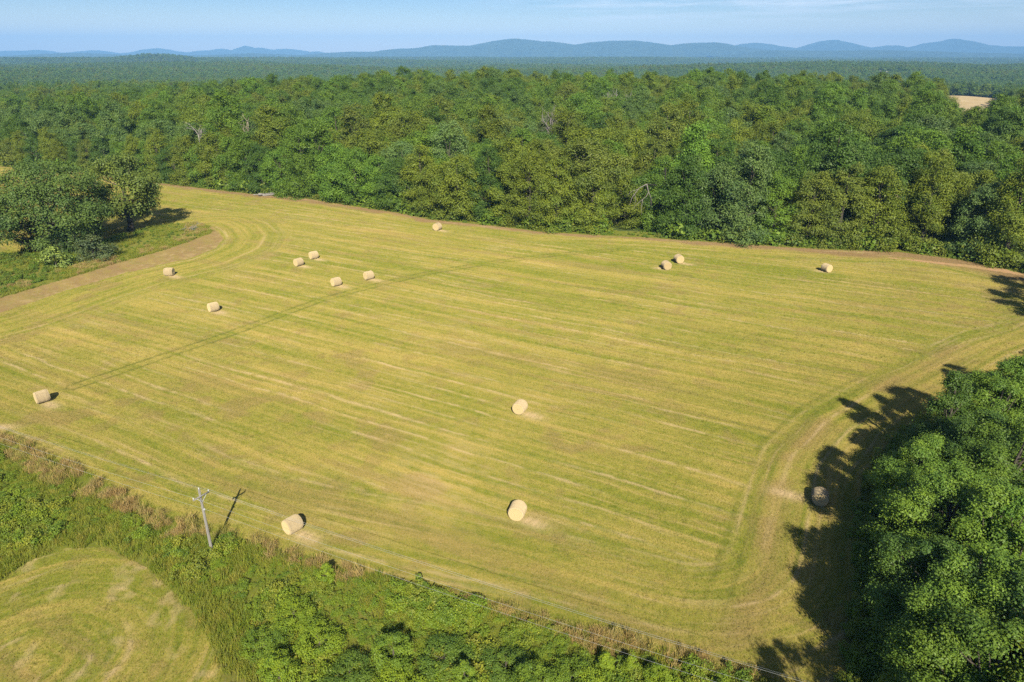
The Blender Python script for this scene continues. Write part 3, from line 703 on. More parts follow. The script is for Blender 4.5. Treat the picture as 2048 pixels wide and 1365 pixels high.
mountains('hills', 10600, [(1420, 112), (1480, 108), (1540, 101), (1640, 102), (1760, 101), (1850, 103), (1950, 106), (2048, 108), (2200, 111)], 600, 4)
mountains('hills', 11200, [(-120, 114), (0, 113), (60, 110), (120, 107), (180, 107), (240, 110), (330, 113), (430, 110), (500, 107), (560, 109), (640, 112), (720, 114)], 600, 5)

# ---------------------------------------------------------------- the wood on the right, close to the camera
NV = [tree_meshes('near_tree', M_leaf, 500 + i, h, hb, r, sh, nl, 52000, .165, limb_n=34, lob=lb, gaps=.18)
      for i, (h, hb, r, sh, nl, lb) in enumerate([(12, 1.0, 3.4, 'edge', 62, (.16, .30)), (12.5, 2.0, 3.6, 'oval', 64, (.15, .28)), (11, .8, 2.9, 'cone', 54, (.18, .32)), (12, 2.4, 4.1, 'round', 66, (.14, .25))])]
YG = (.23, .29, .035)
NEAR = [  # image place of the crown top, height, variant, colour, label
 (1905, 737, 12.5, 2, DEEP, 'dark green tree with pointed top at the far end of the right-hand wood'),
 (1990, 735, 12.0, 1, MID, 'mid green bushy tree behind the pointed dark tree in the right-hand wood'),
 (2045, 702, 13, 0, MID, 'tall green tree cut by the right picture edge, farthest of the right-hand wood'),
 (1832, 862, 10.5, 0, MID, 'mid green tree at the corner of the wood, above the shaded bend of the field'),
 (1965, 812, 12.5, 1, DEEP, 'broad dark green tree in the wood behind the corner tree'),
 (2045, 835, 13, 3, MID, 'green tree at the right picture edge behind the broad dark tree'),
 (1895, 925, 12, 3, MID, 'mid green spreading tree in the wood, level with the shaded bale'),
 (1822, 985, 9.5, 2, DEEP, 'narrow dark tree at the edge of the wood, right beside the shaded bale'),
 (1968, 968, 13, 0, MID, 'tall mid green tree in the wood, right of the spreading tree'),
 (2040, 985, 13.5, 1, BRIGHT, 'bright green tree at the right picture edge, level with the shaded bale'),
 (1835, 1080, 11, 3, DEEP, 'broad dark green tree leaning out over the shaded field edge'),
 (1925, 1085, 12.5, 1, MID, 'mid green tree in the middle of the near wood with fine light leaves'),
 (2010, 1120, 13, 0, DEEP, 'dark green tree at the right picture edge, middle of the near wood'),
 (1865, 1185, 11, 1, MID, 'green tree in the near wood below the broad leaning tree'),
 (1955, 1225, 12, 3, MID, 'wide mid green tree in the near wood close to the lower right corner'),
 (2045, 1215, 13, 2, OLIVE, 'olive tree at the right picture edge near the lower corner'),
 (1850, 1285, 8, 2, YG, 'yellow green young tree in the lower right corner of the wood'),
 (1745, 1325, 5, 2, YG, 'small yellow green tree at the near tip of the wood beside the tall grass'),
 (1950, 1335, 9, 1, BRIGHT, 'bright green tree at the bottom edge in the lower right corner'),
 (2035, 1345, 10, 0, MID, 'mid green tree filling the very lower right corner'),
]
def build_near_wood():
    rs = np.random.default_rng(9)
    H = [12, 12.5, 11, 12]
    for (u, v, h, k, c, lab) in NEAR:
        x, y = ground_at(u, v, h); s = h/H[k]
        if u < 1800 and v > 1300: s *= 1.0
        sx = s*(1.0 if h > 9 else 1.12)
        x += 1.0 if v < 950 else 2.2
        place_tree('broadleaf_tree', NV[k], lab, 'tree', (x, y, -.2), rs.uniform(0, 6.28), (sx, sx, s), np.array(c)*np.array((1.0, .96, 1.05))*rs.uniform(.95, 1.28), 'trees of the right-hand wood')
    # trees just outside the frame whose shadows fall on the field
    lab = 'green tree of the right-hand wood standing outside the picture, known by its shadow'
    for (x, y, s, k) in ((22.5, 21, 1.1, 1), (27, 17, 1.1, 0), (58, 62, 1.05, 0), (66, 72, 1.1, 1), (62, 56, 1.1, 2), (96, 104, 1.25, 3), (103, 112, 1.35, 1), (112, 121, 1.35, 0)):
        place_tree('broadleaf_tree', NV[k], lab, 'tree', (x, y, -.2), rs.uniform(0, 6.28), s, np.array(MID), 'trees of the right-hand wood')
build_near_wood()

# ---------------------------------------------------------------- oaks on the left island
def build_island():
    oak = tree_meshes('oak', M_leaf, 700, 20.5, 2.4, 13.0, 'round', 170, 56000, .40, limb_n=46, lob=(.10, .18), flat=.72, trunk_r=.75, gaps=.06)
    oak2 = tree_meshes('oak_small', M_leaf, 702, 16, 4.0, 6.8, 'round', 64, 24000, .42, limb_n=26, lob=(.18, .30), flat=.75, trunk_r=.55, gaps=.03)
    x, y = ground_at(112, 502)
    place_tree('oak_tree', oak, 'very large spreading dark oak on the grassy island at the left', 'tree', (x, y, -.1), .7, 1, (.108, .165, .044), 'oaks on the island')
    x, y = ground_at(263, 464)
    place_tree('oak_tree', oak2, 'smaller oak with bare lower trunk right of the very large oak', 'tree', (x, y, -.1), 2.1, (1.1, 1.1, 1.2), (.135, .178, .042), 'oaks on the island')
    b = tree_meshes('holly', M_leaf, 705, 6, .3, 3.4, 'cone', 26, 4200, .34, limb_n=5, lob=(.26, .42))
    x, y = ground_at(190, 520)
    place_tree('holly_bush', b, 'dark grey green bush drooping under the very large oak', 'bush', (x, y, -.1), 0, (1.25, 1.1, .95), (.10, .13, .06), None)
    x, y = ground_at(128, 512)
    place_tree('holly_bush', b, 'narrow dark bush at the foot of the very large oak', 'bush', (x, y, -.1), 1, (.8, .8, 1.15), (.08, .13, .04), None)
    r = tree_meshes('pale_shrub', M_leaf, 707, 3.4, .1, 1.75, 'round', 22, 1500, .36, limb_n=3, lob=(.34, .5))
    x, y = ground_at(115, 537)
    place_tree('round_shrub', r, 'round pale yellow green shrub in front of the very large oak', 'shrub', (x, y, 0), 0, 1.3, (.22, .28, .075), None)
build_island()

# ---------------------------------------------------------------- undergrowth, brambles and tall grass
def bush_mesh(name, seed, n, size, mat, lobes=9, hgt=1.0):
    rs = np.random.default_rng(seed); C = np.column_stack([rs.normal(0, .42, (lobes, 2)), rs.uniform(.15, .7, lobes)*hgt]); lr = rs.uniform(.28, .5, lobes)
    k = rs.integers(0, lobes, n); d = rs.normal(size=(n, 3)) + np.array([0, 0, .5]); d /= np.linalg.norm(d, axis=1)[:, None]
    P = C[k] + d*(lr[k]*rs.uniform(.5, 1.08, n)**.6)[:, None]*np.array([1, 1, .8]); P[:, 2] = np.abs(P[:, 2]) + .02
    N = .6*d + .55*rs.normal(size=(n, 3)) + np.array([0, 0, .4]); N /= np.linalg.norm(N, axis=1)[:, None]
    V, F = leaf_quads(P, N, size, rs, .7)
    t = np.clip(.5 + .3*rs.uniform(-1, 1, lobes)[k] + .35*rs.uniform(-1, 1, n), 0, 1)
    return raw_mesh(name, V, F, mat, np.repeat(t, 4))
def grass_mesh(name, seed, n, mat, w=.035, seedhead=False, rad=.5, spread=.35):
    rs = np.random.default_rng(seed); g = Geo()
    b = rs.normal(0, rad*.5, (n, 2)); a = rs.uniform(0, 2*PI, n); L = rs.uniform(.55, 1.15, n); lean = rs.uniform(.05, spread, n); fa = rs.uniform(0, 2*PI, n)
    V = np.zeros((n, 6, 3)); sx_, cx_ = np.sin(a), np.cos(a)
    for j, (h, ww) in enumerate(((0, 1.0), (.6, .9), (1.0, .5 if not seedhead else 1.5))):
        px = b[:, 0] + np.cos(fa)*lean*L*h**1.7; py = b[:, 1] + np.sin(fa)*lean*L*h**1.7; pz = L*h*(1 - .18*lean)
        V[:, 2*j] = np.stack([px - cx_*w*.5*ww, py - sx_*w*.5*ww, pz], 1); V[:, 2*j + 1] = np.stack([px + cx_*w*.5*ww, py + sx_*w*.5*ww, pz], 1)
    F = (np.arange(n)*6)[:, None, None] + np.array([[0, 1, 3, 2], [2, 3, 5, 4]])
    t = np.repeat(np.clip(.5 + .45*rs.uniform(-1, 1, n), 0, 1), 6)
    return raw_mesh(name, V.reshape(-1, 3), F.reshape(-1, 4), mat, t)
proto_collection('bramble_clump', [bush_mesh('bramble_%d' % i, 800 + i, 800, .125, M_bramble) for i in range(4)])
proto_collection('bush_clump', [bush_mesh('bush_%d' % i, 820 + i, 330, .22, M_bush, 11, 1.2) for i in range(4)])
proto_collection('dry_grass_tuft', [grass_mesh('dry_grass_%d' % i, 840 + i, 90, M_brown_grass, .019, True, .55, .5) for i in range(3)])
proto_collection('green_grass_tuft', [grass_mesh('green_grass_%d' % i, 850 + i, 46, M_green_grass, .036, False, .5, .55) for i in range(3)])

def rand_in(box, n, rs): return np.column_stack([rs.uniform(box[0], box[1], n), rs.uniform(box[2], box[3], n)])
def build_verge():
    rs = np.random.default_rng(21)
    P = rand_in((-100, 34, 24, 96), 90000, rs); x, y = P.T
    ok = ~inside(x, y, FIELD) & ~inside(x, y, CLEARING) & (linedist(x, y, FENCE) < 24)
    P = P[ok]; x, y = P.T; dF = linedist(x, y, FENCE); dC = linedist(x, y, CLEARING, True)
    nb = fbm(x/5, y/5, 91, 3); nb2 = fbm(x/2.2, y/2.2, 92, 2); r = rs.uniform(size=len(P))
    wob = 3.0*(fbm(x/4, y/4, 93, 2) - .5)
    width = np.interp(x, [-62, -45, -36, -28, -20, 0, 25], [1.8, 2.8, 2.9, 1.8, 1.1, 1.0, 1.3])
    dry = (dF < width + wob) & (r < .80)
    A = P[dry & (rs.uniform(size=len(P)) < .42*sstep(.34, .6, nb2 + .10))]; n = len(A)
    s = rs.uniform(.5, 1.0, n)
    scatter('dry_grass', np.column_stack([A, np.full(n, -.03)]), rs.uniform(0, 6.28, n), s, rs.integers(0, 3, n), PROTO['dry_grass_tuft'], 'tall reddish brown seeding grass along the near edge of the hay field', 'grass', sz=s*rs.uniform(.7, 1.15, n))
    # green tall grass: round the clearing, and mixed through
    gz = (dC < 3.6 + wob) | (nb > .56) | ((dF < width*1.9) & (dF > width*.5))
    A = P[gz & ~(dry & (rs.uniform(size=len(P)) < .5)) & (r < .5)]; n = len(A)
    s = rs.uniform(.45, .9, n)
    scatter('tall_grass', np.column_stack([A, np.full(n, -.03)]), rs.uniform(0, 6.28, n), s, rs.integers(0, 3, n), PROTO['green_grass_tuft'], 'tall green uncut grass between the mown clearing and the brambles', 'grass', sz=s*rs.uniform(.6, 1.0, n))
    bz = (dF > width*.85 + wob*.5) & (dC > 2.2 + wob*.4) & (r > .5)
    bz &= (nb2 > .34) | (x < -42) | (x > -22)
    A = P[bz & (rs.uniform(size=len(P)) < np.where(x > -22, .62, .36))]; n = len(A)
    s = rs.uniform(.40, .95, n)*(.7 + .6*sstep(.45, .65, fbm(A[:, 0]/4, A[:, 1]/4, 94, 2)))
    scatter('brambles', np.column_stack([A, np.full(n, -.05)]), rs.uniform(0, 6.28, n), s, rs.integers(0, 4, n), PROTO['bramble_clump'], 'tangled green brambles and weeds on the rough bank around the utility pole', 'brambles', sz=s*rs.uniform(.7, 1.25, n))
build_verge()

def build_undergrowth():
    rs = np.random.default_rng(33); out = []
    # skirt of the far forest
    line = FAR; seg = np.hypot(*np.diff(line, axis=0).T); cum = np.concatenate([[0], seg.cumsum()])
    for s in np.arange(0, cum[-1], .62):
        x = np.interp(s, cum, line[:, 0]); y = np.interp(s, cum, line[:, 1]); x2 = np.interp(s + 1, cum, line[:, 0]); y2 = np.interp(s + 1, cum, line[:, 1])
        nx, ny = (y2 - y), -(x2 - x); q = math.hypot(nx, ny) + 1e-9; o = abs(rs.normal(0, 2.3)) + .5
        bay = 22 < x < 38
        k = rs.uniform(.5, 1.0) if (bay or o < 1.6) else rs.uniform(1.0, 2.3)
        if fbm(np.array([x/9.]), np.array([y/9.]), 44, 2)[0] < .36: k *= .55
        out.append((x + nx/q*o, y + ny/q*o, k))
        if not bay and o > 1.0 and rs.uniform() < .75: out.append((x + nx/q*(o + 1.4), y + ny/q*(o + 1.4), rs.uniform(1.8, 4.4)))
    A = np.array(out); n = len(A)
    scatter('undergrowth', np.column_stack([A[:, :2], np.full(n, -.1)]), rs.uniform(0, 6.28, n), A[:, 2], rs.integers(0, 4, n), PROTO['bush_clump'], 'low green undergrowth along the foot of the far forest', 'undergrowth', sz=A[:, 2]*rs.uniform(.6, 1.25, n))
    # foot of the right-hand wood
    P = rand_in((20, 112, 24, 135), 16000, rs); x, y = P.T; ok = ~inside(x, y, FIELD) & (linedist(x, y, WOODS) < 6) & (x > 23); P = P[ok]
    P = P[rs.uniform(size=len(P)) < .62]; n = len(P); s = rs.uniform(.7, 1.7, n)*(.6 + .5*sstep(0, 3, linedist(P[:, 0], P[:, 1], WOODS)))
    scatter('undergrowth', np.column_stack([P, np.full(n, -.1)]), rs.uniform(0, 6.28, n), s, rs.integers(0, 4, n), PROTO['bramble_clump'], 'dark leafy undergrowth at the shaded foot of the right-hand wood', 'undergrowth', sz=s*rs.uniform(.7, 1.4, n))
    # island brush
    P = rand_in((-150, -66, 112, 185), 26000, rs); x, y = P.T; P = P[inside(x, y, ISLAND)]; x, y = P.T
    f = fbm(x/5, y/5, 45, 3); dS = linedist(x, y, STRIP, True)
    left = sstep(-80, -100, x)
    B = P[(f + .22*left > .55) & (rs.uniform(size=len(P)) < .10 + .10*left)]; n = len(B); s = rs.uniform(.35, .85, n)*(.6 + .7*sstep(-88, -104, B[:, 0]))
    scatter('brush', np.column_stack([B, np.full(n, -.05)]), rs.uniform(0, 6.28, n), s, rs.integers(0, 4, n), PROTO['bush_clump'], 'bright green weeds and brush below the oaks on the island', 'brush', sz=s*rs.uniform(.6, 1.2, n))
    B = P[(f < .60) & (rs.uniform(size=len(P)) < .55)]; n = len(B); s = rs.uniform(.6, 1.2, n)
    scatter('tall_grass', np.column_stack([B, np.full(n, -.05)]), rs.uniform(0, 6.28, n), s, rs.integers(0, 3, n), PROTO['green_grass_tuft'], 'rough yellow green grass on the island between field and oaks', 'grass', sz=s*rs.uniform(.35, .8, n))
    B = P[(dS < 6) & (fbm(x/4, y/4, 46, 2) > .55) & (rs.uniform(size=len(P)) < .4)]; n = len(B); s = rs.uniform(.6, 1.1, n)
    scatter('dry_grass', np.column_stack([B, np.full(n, -.05)]), rs.uniform(0, 6.28, n), s, rs.integers(0, 3, n), PROTO['dry_grass_tuft'], 'dry brown weeds on the island beside the bare strip', 'grass', sz=s*rs.uniform(.5, 1.0, n))
build_undergrowth()

# young trees and shrubs in the rough bank at the bottom
def build_saplings():
    sap = [tree_meshes('sapling', M_leaf, 900 + i, h, .2, r, sh, nl, 9000, .15, limb_n=9, lob=(.18, .34)) for i, (h, r, sh, nl) in enumerate([(3.6, 1.5, 'oval', 40), (3.0, 1.9, 'round', 44), (3.9, 1.25, 'cone', 38), (2.6, 1.9, 'spread', 44)])]
    B1, B2, B3 = (.205, .275, .028), (.158, .228, .030), (.112, .172, .030)
    spots = [(655, 1165, 2, .75, B1, 'slim light green sapling standing above the grass near the field edge, right of the pole'),
             (590, 1245, 1, 1.0, B1, 'bright light green shrub left of the tangled bank, below the pole'),
             (640, 1300, 1, 1.1, B1, 'wide bright green shrub below the light green shrub'),
             (530, 1300, 3, 1.0, B2, 'low green shrub beside the mown clearing'),
             (560, 1365, 0, 1.0, B1, 'bright green sapling at the bottom edge near the mown clearing'),
             (700, 1365, 1, 1.05, B3, 'dark green shrub at the bottom edge, right of the bright sapling'),
             (790, 1330, 0, 1.05, B2, 'green sapling in the bank left of the shaded hollow'),
             (800, 1395, 1, 1.1, B1, 'light green round shrub at the bottom edge below the shaded hollow'),
             (890, 1330, 3, 1.15, B3, 'dark shrub in the middle of the bank'),
             (930, 1385, 2, 1.05, B2, 'upright green sapling at the bottom edge, middle of the bank'),
             (1010, 1345, 1, 1.0, B3, 'dark rounded shrub in the bank, right of the middle'),
             (1060, 1395, 0, 1.1, B2, 'tall green sapling at the bottom edge, right of the middle'),
             (1140, 1372, 3, 1.1, B2, 'flat topped green shrub close to the brown grass line'),
             (1210, 1345, 2, .72, B1, 'first yellow green sapling of the short row by the brown grass line'),
             (1262, 1352, 2, .72, B1, 'second yellow green sapling of the short row by the brown grass line'),
             (1312, 1372, 0, .70, B1, 'third yellow green sapling of the short row by the brown grass line'),
             (1190, 1400, 1, 1.05, B1, 'bright shrub at the bottom edge below the short row of saplings'),
             (1330, 1400, 1, .95, B1, 'yellow green shrub at the bottom edge under the wires'),
             (1440, 1395, 2, .8, B1, 'thin yellow green sapling at the bottom edge right of the shrub under the wires'),
             (445, 1130, 3, .45, B1, 'small bright green shrub at the foot of the utility pole')]
    rs = np.random.default_rng(4)
    for (u, v, k, s, c, lab) in spots:
        x, y = ground_at(u, v); place_tree('sapling' if 'sapling' in lab else 'shrub', sap[k], lab, 'sapling' if 'sapling' in lab else 'shrub', (x, y, -.05), rs.uniform(0, 6.28), (s*.82, s*.82, s*(.52 if 'shrub' in lab.split(',')[0] else .72)), np.array(c)*rs.uniform(.93, 1.07), 'young growth on the rough bank')
build_saplings()

# ---------------------------------------------------------------- hay bales
def build_bales():
    m, n, l, p, o = new_mat('hay')
    a = noise(n, l, 9, 6, .75, 'Object', (5, 1, 1)); b = noise(n, l, 2.2, 4, .6)
    c = mixc(n, l, rng_(n, l, a, .3, .7), (.311, .233, .124), (.498, .404, .242))
    c = mixc(n, l, rng_(n, l, b, .5, .72, 0, .6), c, (.389, .326, .220)); oi = n.new('ShaderNodeObjectInfo'); c = scale_col(n, l, c, rng_(n, l, oi.outputs['Random'], 0, 1, .98, 1.18)); l.new(c, p.inputs['Base Color'])
    m2, n, l, p, o = new_mat('hay_end')
    t = n.new('ShaderNodeTexCoord'); w = n.new('ShaderNodeTexWave'); w.wave_type = 'RINGS'; w.rings_direction = 'X'
    w.inputs['Scale'].default_value = 2.4; w.inputs['Distortion'].default_value = 3.5; w.inputs['Detail'].default_value = 3; w.inputs['Detail Scale'].default_value = 2.5
    l.new(t.outputs['Object'], w.inputs['Vector'])
    c = mixc(n, l, w.outputs['Fac'], (.326, .241, .114), (.529, .420, .234)); c = mixc(n, l, rng_(n, l, noise(n, l, 7, 5, .7), .35, .7, 0, .5), c, (.467, .365, .166)); oi = n.new('ShaderNodeObjectInfo'); c = scale_col(n, l, c, rng_(n, l, oi.outputs['Random'], 0, 1, .98, 1.18)); l.new(c, p.inputs['Base Color'])
    m3 = plain_mat('bale_twine', (.30, .235, .14), (.40, .32, .20), 8)
    rs = np.random.default_rng(12); na, nx, R, Lh = 48, 25, .8, .76
    # body: slightly barrel shaped, sagged underneath
    xs = np.linspace(-Lh, Lh, nx); an = np.arange(na)*2*PI/na
    def shape(x, a, r):
        sag = 1 - .05*np.maximum(-np.sin(a), 0)**3
        return np.stack([x, r*np.cos(a)*(1 + .02*np.sin(3*a)), r*np.sin(a)*sag], -1)
    X, A = np.meshgrid(xs, an, indexing='ij')
    RR = R*(1 - .09*np.abs(X/Lh)**5 - .016*(np.cos(X/Lh*PI*13*.82) > .35)) + rs.normal(0, .009, X.shape)
    V = shape(X, A, RR).reshape(-1, 3); i = np.arange(nx - 1)[:, None]*na; j = np.arange(na)[None]; j2 = (j + 1) % na
    F = np.stack([i + j, i + j2, i + na + j2, i + na + j], -1).reshape(-1, 4)[:, ::-1]
    body = raw_mesh('hay_bale', V, F, m, smooth=True)
    g = Geo()
    for sgn in (-1, 1):
        rr = np.array([.02, .18, .36, .54, .66, R*.91]); dp = np.array([-.03, .0, .012, .02, .01, -.012])
        X_ = sgn*(Lh + dp)[:, None] + 0*an + rs.normal(0, .010, (6, na)); VV = shape(X_, an[None] + 0*X_, rr[:, None] + 0*X_).reshape(-1, 3)
        ii = np.arange(5)[:, None]*na; FF = np.stack([ii + j, ii + j2, ii + na + j2, ii + na + j], -1).reshape(-1, 4)
        g.add(VV, FF if sgn < 0 else FF[:, ::-1])
    ends = g.mesh('bale_ends', m2, True)
    g = Geo()
    for x in np.linspace(-.62, .62, 13):
        P = shape(np.full(na + 1, x), np.append(an, 0), R + .004); P = P + np.array([1, 0, 0])*rs.normal(0, .004, (na + 1, 1)); g.tube(P, .012, 4, cap=False)
    twine = g.mesh('twine', m3)
    proto = None
    for (uv, ax, dia, lab) in BALES:
        x, y = ground_at(*uv); s = dia/1.6
        t = obj('hay_bale', body, None, (x, y, R*s*.955), (0, 0, D2R(ax))); t.scale = (s, s, s); tag(t, lab, 'hay bale', 'round hay bales lying on the mown field')
        obj('bale_end', ends, t); obj('twine', twine, t)
build_bales()

# ---------------------------------------------------------------- utility pole and wires
def build_pole():
    bx, by = ground_at(425, 1107); Hp = 6.95; A = D2R(58); ad = np.array([math.cos(A), math.sin(A), 0])
    t = thing('utility_pole', 'weathered grey wooden utility pole with one crossarm at the edge of the hay field', 'pole', (bx, by, 0))
    g = Geo(); zz = np.linspace(-.4, Hp, 12); g.tube(np.column_stack([.004*zz*0, 0*zz, zz]), np.linspace(.135, .095, 12), 12); obj('pole_shaft', g.mesh('pole_shaft', M_wood_grey, True), t)
    zc = Hp - .62; off = np.array([-ad[1], ad[0], 0])*-.15
    M = np.array([[ad[0], -ad[1], 0], [ad[1], ad[0], 0], [0, 0, 1]])
    g = Geo(); g.box(off + [0, 0, zc], (.80, .045, .055), M); obj('crossarm', g.mesh('crossarm', M_wood_grey), t)
    met = plain_mat('galvanised_metal', (.33, .34, .35), (.48, .49, .5), 6, .5)
    for sg in (-1, 1):
        g = Geo(); a = off*1.35 + ad*sg*.45 + [0, 0, zc - .05]; b = off*.9 + [0, 0, zc - .62]; g.tube([a, (a + b)/2, b], .022, 5); obj('brace', g.mesh('brace', met), t)
    por = plain_mat('porcelain', (.42, .42, .40), (.52, .52, .50), 5, .25)
    tops = []
    for q in (off + ad*-.74 + [0, 0, zc + .065], off + ad*.74 + [0, 0, zc + .065], np.array([0, 0, Hp])):
        g = Geo(); prof = [(0, .025), (.04, .025), (.06, .055), (.10, .06), (.12, .04), (.14, .055), (.18, .05), (.20, .025)]
        g.tube([q + [0, 0, z_] for z_, r_ in prof], [r_ for z_, r_ in prof], 10); obj('insulator', g.mesh('insulator', por, True), t); tops.append(np.array([bx, by, 0]) + q + [0, 0, .2])
    g = Geo(); q = np.array([.14, -.05, 4.9]); g.box(q, (.06, .05, .07)); obj('wire_bracket', g.mesh('wire_bracket', met), t); tops.append(np.array([bx, by, 0]) + q + [.06, 0, 0])
    wire = plain_mat('aluminium_wire', (.34, .35, .35), (.42, .43, .43), 1, .45)
    d = np.array([ground_at(1400, 1312, 5.6)[0] - bx, ground_at(1400, 1312, 5.6)[1] - by]); d /= np.linalg.norm(d); d = np.array([d[0], d[1], 0])
    e = np.array([-.905, .425, 0])
    names = ['wire on the near end of the pole crossarm, running along the field edge', 'wire on the far end of the pole crossarm, running over the field', 'wire on the top pin of the pole between the two crossarm wires', 'lowest wire, fixed to the bracket halfway up the pole']
    for k, p0 in enumerate(tops):
        pts = []
        for s in np.linspace(-82, 82, 83):
            dd = d*s if s >= 0 else e*-s; f = abs(s)/82.; pts.append(p0 + dd + [0, 0, -4*1.15*f*(1 - f)])
        g = Geo(); g.tube(pts, .0058, 5)
        tag(obj('power_line', g.mesh('power_line', wire)), 'thin silver ' + names[k], 'power line', 'wires on the utility pole')
build_pole()

# ---------------------------------------------------------------- dead trees, logs, stump, brush
def branchy(g, p, d, L, r, depth, rs, up=.25, droop=0.0, spread=.75):
    n = 5; pts = [np.array(p, float)]; d = np.array(d, float); d /= np.linalg.norm(d)
    for i in range(n):
        d = d + rs.normal(0, .12, 3) + np.array([0, 0, up*.12 - droop*.2]); d /= np.linalg.norm(d); pts.append(pts[-1] + d*L/n)
    g.tube(pts, np.linspace(r, r*.5, n + 1), 5)
    if depth <= 0: return
    for k in range(rs.integers(2, 4)):
        q = pts[rs.integers(2, n + 1)]; dd = d + rs.normal(0, spread, 3); branchy(g, q, dd, L*rs.uniform(.5, .75), r*.5, depth - 1, rs, up, droop, spread)
def dead_tree(label, x, y, h, base_z, seed, r=.3, lean=(0, 0), depth=3, spread=.6, forks=3, L=None, mat=None, name='dead_tree', zfork=.55):
    rs = np.random.default_rng(seed); t = thing(name, label, 'dead tree', (x, y, base_z)); mat = mat or M_pale_bark
    g = Geo(); top = np.array([lean[0]*h, lean[1]*h, h*zfork]); zz = np.linspace(0, 1, 7)[:, None]
    pts = zz*top + np.concatenate([[[0, 0, 0]], rs.normal(0, .10, (6, 3))]); g.tube(pts, np.linspace(r, r*.7, 7), 7); obj('trunk', g.mesh('dead_trunk', mat, True), t)
    if depth >= 0 and forks:
        g = Geo()
        for k in range(forks):
            a = k*2*PI/forks + rs.uniform(-.4, .4); branchy(g, pts[-1 - (k % 2)], (math.cos(a)*spread + lean[0]*2, math.sin(a)*spread*.7, 1), L or h*(1 - zfork), r*.62, depth, rs, .3, 0, .5)
        obj('branches', g.mesh('dead_branches', mat, True), t)
    return t
def build_dead():
    def tz(x, y): return float(terrain(x, y)) - .1
    x, y, z = at_range(395, 262, 246); dead_tree('bare white forked snag standing above the forest on the left', x, y, z + 3.6 - tz(x, y), tz(x, y), 61, .26, (0, 0), 2, .5, 4, 4.6, zfork=.76)
    x, y, z = at_range(1105, 262, 248); dead_tree('grey leafless tree with a fan of fine twigs in the forest above the field middle', x, y, z + 4.6 - tz(x, y), tz(x, y), 63, .32, (0, 0), 4, .6, 10, 5.2, plain_mat('grey_twigs', (.17, .15, .14), (.27, .245, .23), 3), zfork=.74)
    x, y, z = at_range(1228, 226, 318); dead_tree('second grey leafless tree, farther back in the forest right of the first', x, y, z + 4.2 - tz(x, y), tz(x, y), 65, .5, (0, 0), 4, .6, 9, 5.6, plain_mat('dull_twigs', (.22, .20, .19), (.34, .31, .29), 3), zfork=.76)
    x, y, z = at_range(493, 262, 244); dead_tree('half bare pale branched tree right of the white forked snag', x, y, z + 4.5 - tz(x, y), tz(x, y), 67, .3, (0, 0), 2, .5, 4, 5.5, plain_mat('tan_twigs', (.28, .23, .17), (.42, .36, .28), 3), zfork=.70)
    x, y, z = at_range(1403, 222, 330); dead_tree('thin pale snag poking out of the distant right canopy', x, y, z + 2 - tz(x, y), tz(x, y), 69, .3, (.02, 0), 1, .3, 2, 4, zfork=.8)
    x, y = ground_at(574, 388); y += 3.2; dead_tree('tall bare pale trunk at the forest edge right of the log pile', x, y, 12, -.1, 71, .26, (-.04, 0), -1, .3, 0, zfork=.95)
    x, y = ground_at(1768, 497); y += 2.4; dead_tree('leaning reddish dead trunk at the forest edge above the lone right bale', x, y, 13, -.1, 73, .26, (.07, -.05), 1, .3, 2, 2.5, plain_mat('red_bark', (.24, .16, .12), (.40, .29, .23), 3), zfork=.75)
    x, y = ground_at(72, 335); dead_tree('long leaning bare trunk beyond the very large oak', x + 2, y + 4, 15, -.1, 77, .28, (-.42, .1), 0, .4, 2, 3, zfork=.75)
    # hanging dead limb
    rs = np.random.default_rng(5); x, y = ground_at(1292, 476); x0, y0, z0 = x, y + 4.4, 0
    t = thing('dead_tree', 'dark trunk with pale broken branches hanging down over the grassy bay', 'dead tree', (x0 + .3, y0 + 2.2, -.1), 0, (1.3, 1, 1.15))
    g = Geo(); g.tube([(3.9, .6, 0), (3.8, .5, 5), (3.7, .4, 10), (3.6, .4, 14)], [.30, .25, .2, .12], 7); g.tube([(3.7, .4, 9.2), (2, .2, 10.3), (.3, -.2, 10.6)], [.16, .14, .12], 6); obj('trunk', g.mesh('snag_trunk', plain_mat('dark_bark', (.02, .018, .015), (.05, .045, .04), 3), True), t)
    g = Geo()
    for P, r in (([(.3, -.2, 10.6), (-.4, -2.6, 10.9), (-1.8, -3.4, 10.2), (-3.0, -3.8, 8.4), (-3.5, -4.0, 6.6)], .17), ([(-.2, -2.2, 10.9), (.1, -3.2, 9.4), (-.3, -3.6, 8.5), (-1.6, -4.0, 7.4), (-2.9, -4.2, 5.9)], .15),
                 ([(.1, -3.2, 9.4), (.6, -3.6, 8.2), (.7, -3.9, 6.4)], .11), ([(-1.0, -3.9, 7.9), (-1.2, -4.1, 6.2), (-1.1, -4.2, 4.6)], .10), ([(-1.9, -3.4, 10.0), (-3.2, -3.7, 9.6), (-4.1, -3.9, 8.6)], .09), ([(-2.6, -3.7, 9.0), (-2.3, -3.9, 7.7), (-2.5, -4, 6.7)], .08)):
        g.tube(P, np.linspace(r*.62, r*.22, len(P)), 6)
    bb = obj('broken_branch', g.mesh('broken_branch', plain_mat('old_branch', (.15, .135, .12), (.26, .235, .21), 3), True), t)
    # splintered stump
    x, y = ground_at(1254, 446); t = thing('broken_stump', 'splintered pale stump in the grassy bay at the forest edge', 'stump', (x, y, 0))
    g = Geo(); g.tube([(0, 0, -.1), (0, 0, .7), (.05, 0, 1.3)], [.55, .42, .36], 9)
    for k in range(7):
        a = k*.9; g.tube([(.3*math.cos(a), .3*math.sin(a), 1.1), (.36*math.cos(a), .36*math.sin(a), 1.7 + .5*rs.uniform())], [.14, .02], 4)
